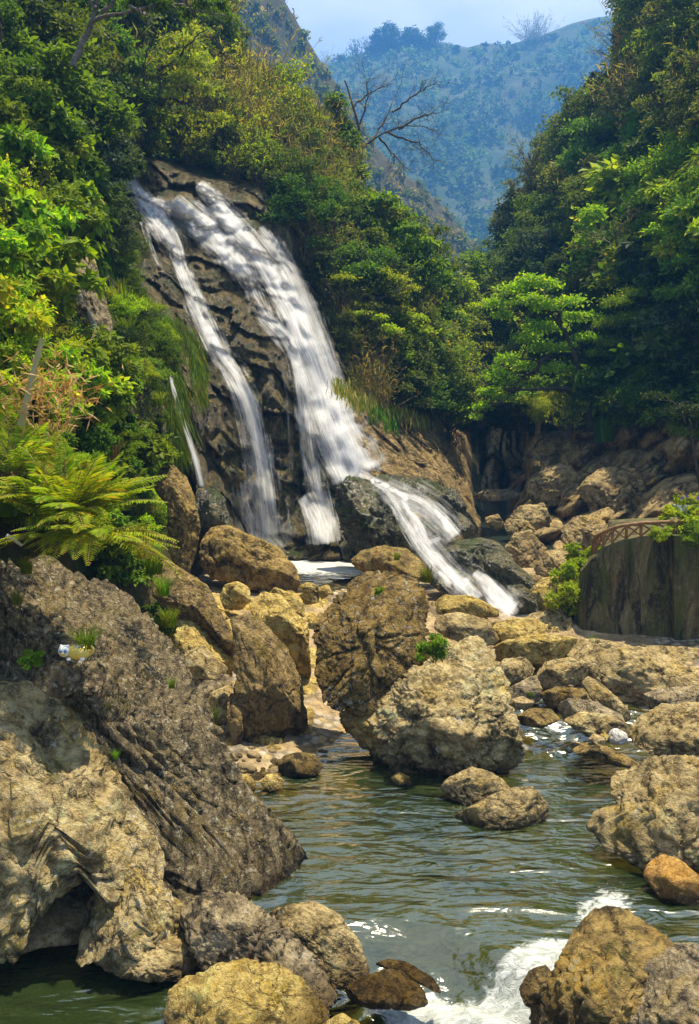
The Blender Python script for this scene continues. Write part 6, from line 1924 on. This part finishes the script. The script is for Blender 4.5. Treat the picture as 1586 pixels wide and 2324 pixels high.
def rpart(name, path, r, n=8):
    V, F = tube(path, r, n)
    o = link(name, mesh_np(name, V, F, [MWOOD]), (0, 0, 0), rail)
    o.matrix_parent_inverse = rinv


hp = fine_path(rt, 44)
rpart('handrail', hp + rng.normal(size=hp.shape) * .006, .050 + .006 * rng.normal(size=44))
for k in range(len(rb)):
    rpart('post', np.array([rb[k] - [0, 0, .15], (rb[k] + rt[k]) / 2 + rng.normal(size=3) * .012, rt[k]]), .042)
for k in range(len(rb) - 1):
    rpart('strut', np.array([rb[k] + [0, 0, .03], (rb[k] + rt[k + 1]) / 2 + [0, -.02, .01], rt[k + 1] - [0, 0, .03]]), .026, 6)
    rpart('strut', np.array([rt[k] - [0, 0, .03], (rt[k] + rb[k + 1]) / 2 + [0, .02, .01], rb[k + 1] + [0, 0, .03]]), .026, 6)

# flower box and greenery on the terrace
fx = P(1575, 1150, 23.9)
fb = empty('flower_box', fx, 'white flower box with yellow and violet pansies at the right edge', 'planter')
MWH = plain_mat('white_paint', (.62, .62, .58), (.80, .80, .76), 5, .5, .1)
bm = bmesh.new()
bmesh.ops.create_cube(bm, size=1)
for v in bm.verts:
    tp_ = 1 + .12 * (v.co.z > 0)
    v.co = Vector((v.co.x * 1.5 * tp_ + .3, v.co.y * .34 * tp_, v.co.z * .22 - .05))
bmesh.ops.bevel(bm, geom=bm.edges[:], offset=.02, segments=2, affect='EDGES')
me = bpy.data.meshes.new('trough')
bm.to_mesh(me)
bm.free()
me.materials.append(MWH)
link('trough', me, parent=fb)
rng = np.random.RandomState(8)
n = 900
C = np.stack([rng.uniform(-.5, 1.1, n), rng.normal(size=n) * .14, .06 + np.abs(rng.normal(size=n)) * .12], 1)
V, F = leafq(C, rng.normal(size=C.shape), rng.normal(size=C.shape) + [0, -.3, .8], .11, .07)
link('foliage', mesh_np('foliage', V, F, [ML['bright']], False), parent=fb)
for nm, col, cnt in (('yellow_flower', (.75, .55, .02), 22), ('violet_flower', (.22, .12, .55), 20)):
    C = np.stack([rng.uniform(-.45, 1.1, cnt), rng.uniform(-.2, .1, cnt), .18 + rng.uniform(0, .14, cnt)], 1)
    C5 = np.repeat(C, 5, 0)
    ang = np.tile(np.arange(5) * 1.257, cnt)
    D = np.stack([np.cos(ang), 0 * ang - .3, np.sin(ang)], 1)
    V, F = leafq(C5, D, np.tile([0, -1.0, .3], (len(C5), 1)), .055, .05)
    mt = plain_mat(nm + '_petals', col, tuple(min(1, x * 1.15) for x in col), 4, .6, 0)
    o = link(nm, mesh_np(nm, V, F, [mt], False), parent=fb)
    o['kind'] = 'stuff'
for a, b, Y, h, kd, lf, lb in ((1545, 1205, 23.7, 62, 'leafy', 'bright', 'bright leafy shrub on the terrace wall under the flower box'), (1500, 1228, 23.3, 36, 'leafy', 'bright', 'small bright creeper at the top of the wall beside the railing'),
                               (1580, 1250, 23.2, 70, 'fine', 'bright', 'fresh green plant spilling over the wall at the right edge'), (1610, 1190, 24.4, 80, 'fine', 'mid', 'green shrub behind the flower box at the right edge'),
                               (1300, 1395, 24.6, 85, 'leafy', 'yellow', 'yellow green creeper hanging down the left end of the concrete wall'), (1300, 1335, 26.0, 70, 'leafy', 'bright', 'leafy plant at the upper left end of the concrete wall'),
                               (1278, 1385, 25.2, 70, 'airy', 'yellow', 'twiggy growth at the left foot of the concrete wall'), (1325, 1300, 26.6, 70, 'leafy', 'bright', 'small leafy plant below the first railing post'),
                               (1220, 985, 43.0, 90, 'bamboo', 'yellow', 'yellow green grassy clump on the rock left of the tree trunk'), (1290, 990, 41.0, 110, 'airy', 'yellow', 'yellow twiggy shrub at the foot of the layered tree'),
                               (1370, 1000, 39.5, 70, 'grass', 'mid', 'grass clump on top of the right gorge rocks'), (1240, 955, 43.5, 70, 'bamboo', 'yellow', 'yellow fern like clump above the gorge rocks')):
    plant(kd, 1, lf, P(a, b, Y), h * Y / FPX, a * .7, lb)

# ------------------------------------------------------------------ cat shaped planter on the outcrop
cq = P(160, 1493, 12.0)
MY = plain_mat('yellow_glaze', (.62, .46, .06), (.78, .62, .16), 4, .25, 0, .5)
MWG = plain_mat('white_glaze', (.72, .72, .68), (.82, .82, .78), 4, .25, 0, .5)
MBL = plain_mat('blue_glaze', (.05, .22, .50), (.10, .34, .65), 4, .25, 0, .5)
cat = empty('cat_planter', cq - np.array([.0, 0, .02]), 'small yellow and white cat shaped flower pot with a spider plant on the outcrop', 'planter')
n, F = ico(4)
body = n * [.20, .14, .13] + [.13, .02, .12]
body[:, 2] = np.maximum(body[:, 2], .0)
link('body', mesh_np('body', body, F, [MY]), parent=cat)
hd = n * [.105, .095, .10] + [-.08, -.03, .15]
for sx in (-1, 1):      # two ears drawn out of the head
    e = np.array([-.08 + sx * .062, -.03, .29])
    d = np.linalg.norm((hd - (e - [0, 0, .075])) * [1.4, 1, 1], axis=1)
    w = np.clip(1 - d / .058, 0, 1)[:, None]
    hd = hd + (e - hd) * w ** 1.2 * .8
head = link('head', mesh_np('head', hd, F, [MWG]), parent=cat)
n3, F3 = ico(3)
for sx in (-1, 1):
    link('eye', mesh_np('eye', n3 * [.022, .012, .026] + [-.08 + sx * .038, -.122, .165], F3, [MBL]), parent=head)
link('muzzle', mesh_np('muzzle', n3 * [.035, .022, .022] + [-.08, -.122, .125], F3, [MY]), parent=head)
for dx in (.0, .22):
    link('paw', mesh_np('paw', n3 * [.04, .05, .03] + [dx, -.09, .03], F3, [MWG]), parent=cat)
V, F = tube(np.array([[.30, .02, .08], [.36, 0, .12], [.38, -.02, .19], [.35, -.03, .24]]), [.03, .028, .024, .015], 8)
link('tail', mesh_np('tail', V, F, [MY]), parent=cat)
V, F = tube(np.array([[.15, .02, .20], [.15, .02, .235], [.15, .02, .25]]), [.09, .10, .10], 16)
link('rim', mesh_np('rim', V, F, [MWG]), parent=cat)
cat.scale = (.85, .85, .85)
sp = plant('grass', 1, 'mid', cq + np.array([.2, .04, .14]), .34, .4, 'spider plant growing out of the cat shaped pot', wide=1.3)
# scrap of pale driftwood on the grass at the left edge
q = px_path([(15, 1215), (28, 1222), (42, 1232), (50, 1238)], 12.8)
V, F = tube(fine_path(q, 9), np.linspace(.035, .02, 9), 7)
thing('driftwood', V, F, plain_mat('bleached_wood', (.45, .42, .36), (.62, .58, .5), 8, .8, .3), 'bleached white stick lying left of the big fern', 'driftwood')

# ------------------------------------------------------------------ woods on the far mountain and the grey spur
def far_wood(name, grid, n, hlo, hhi, leaf, seed, per=26, keepf=None, thin=.15):
    """many small crowns of leaf tufts standing on a mountain mesh (rows x cols x 3)"""
    rng = np.random.RandomState(seed)
    r_, c_ = rng.uniform(1, grid.shape[0] - 2, n), rng.uniform(1, grid.shape[1] - 2, n)
    i, j = r_.astype(int), c_.astype(int)
    fr, fc = (r_ - i)[:, None], (c_ - j)[:, None]
    base = (grid[i, j] * (1 - fr) + grid[i + 1, j] * fr) * (1 - fc) + (grid[i, j + 1] * (1 - fr) + grid[i + 1, j + 1] * fr) * fc
    k = fbm(base * thin * .2, 4, seed)
    ok = k > -.10
    base = base[ok]
    h = rng.uniform(hlo, hhi, len(base)) * (1 + .5 * (rng.uniform(size=len(base)) > .9))
    m = len(base)
    d = unit(rng.normal(size=(m, per, 3)))
    d[..., 2] = np.abs(d[..., 2])
    C = (base[:, None] + d * np.stack([h * .42, h * .42, h * .9], 1)[:, None] * rng.uniform(.6, 1.05, (m, per, 1))).reshape(-1, 3)
    L = np.repeat(h, per) * .42
    V, F = leafq(C, rng.normal(size=C.shape), d.reshape(-1, 3) + rng.normal(size=C.shape) * .35, L, L * .7)
    tag(link(name, mesh_np(name, V, F, [ML[leaf]], False)), kind='stuff')


far_wood('mountain_forest', VV[:rows + 1], 9000, 3, 6.5, 'mid', 61, 16)
far_wood('mountain_forest', VV[:rows + 1], 4500, 3, 8, 'dark', 62, 16)
far_wood('spur_scrub', VS, 4200, 1.2, 2.6, 'olive', 63, 22, thin=.5)
far_wood('spur_scrub', VS, 2200, 1.2, 2.8, 'dry', 64, 22, thin=.5)

crY = 752
for k, (a, b, hp, kd, var, lb) in enumerate([(988, 105, 54, 'tree', 0, 'round crowned tree standing alone on the far blue ridge'), (905, 115, 50, 'shrub', 1, 'widest dark clump of trees on the far blue ridge'), (872, 118, 42, 'shrub', 0, 'dark clump beside the widest one on the far ridge'),
                                     (835, 122, 46, 'airy', 0, 'feathery clump on the far blue ridge'), (808, 130, 42, 'airy', 1, 'leftmost feathery clump on the far blue ridge'), (745, 165, 46, 'reed', 0, 'thin upright plants where the far ridge meets the grey spur'),
                                     (1212, 88, 56, 'reed', 1, 'clump of bamboo plumes on the far blue ridge'), (775, 145, 26, 'shrub', 2, 'small bush on the far ridge next to the grey spur'), (950, 105, 26, 'shrub', 2, 'low bush between the round tree and the widest clump'),
                                     (1035, 112, 16, 'shrub', 0, 'low bush just right of the round ridge tree'), (1255, 90, 18, 'shrub', 1, 'low bush right of the bamboo plumes on the far ridge'), (1100, 104, 14, 'shrub', 2, 'low bush in the dip of the far ridge'),
                                     (925, 108, 34, 'shrub', 2, 'dark bush on the right side of the widest ridge clump'), (855, 118, 34, 'tree', 2, 'small tree between the feathery and dark ridge clumps')]):
    plant(kd, var, 'dark' if kd != 'reed' else 'olive', P(a, b + 6, crY), hp * crY / FPX, k * 1.3, lb, wide=1.6 if 'widest' in lb else (1.0 if kd != 'reed' else 1.2))

# ------------------------------------------------------------------ air
bm = bmesh.new()
bmesh.ops.create_cube(bm, size=1)
for v in bm.verts:
    v.co = Vector((v.co.x * 2240, v.co.y * 2240, (v.co.z + .5) * 395 - 12))
me = bpy.data.meshes.new('haze')
bm.to_mesh(me)
bm.free()
g = NT('blue_air')
pv = g.n('VolumePrincipled')
pv.inputs['Color'].default_value = (.12, .40, .95, 1)
pv.inputs['Density'].default_value = .00068
pv.inputs['Anisotropy'].default_value = .2
g.t.links.new(pv.outputs[0], g.out.inputs['Volume'])
me.materials.append(g.m)
tag(link('haze', me), kind='stuff')
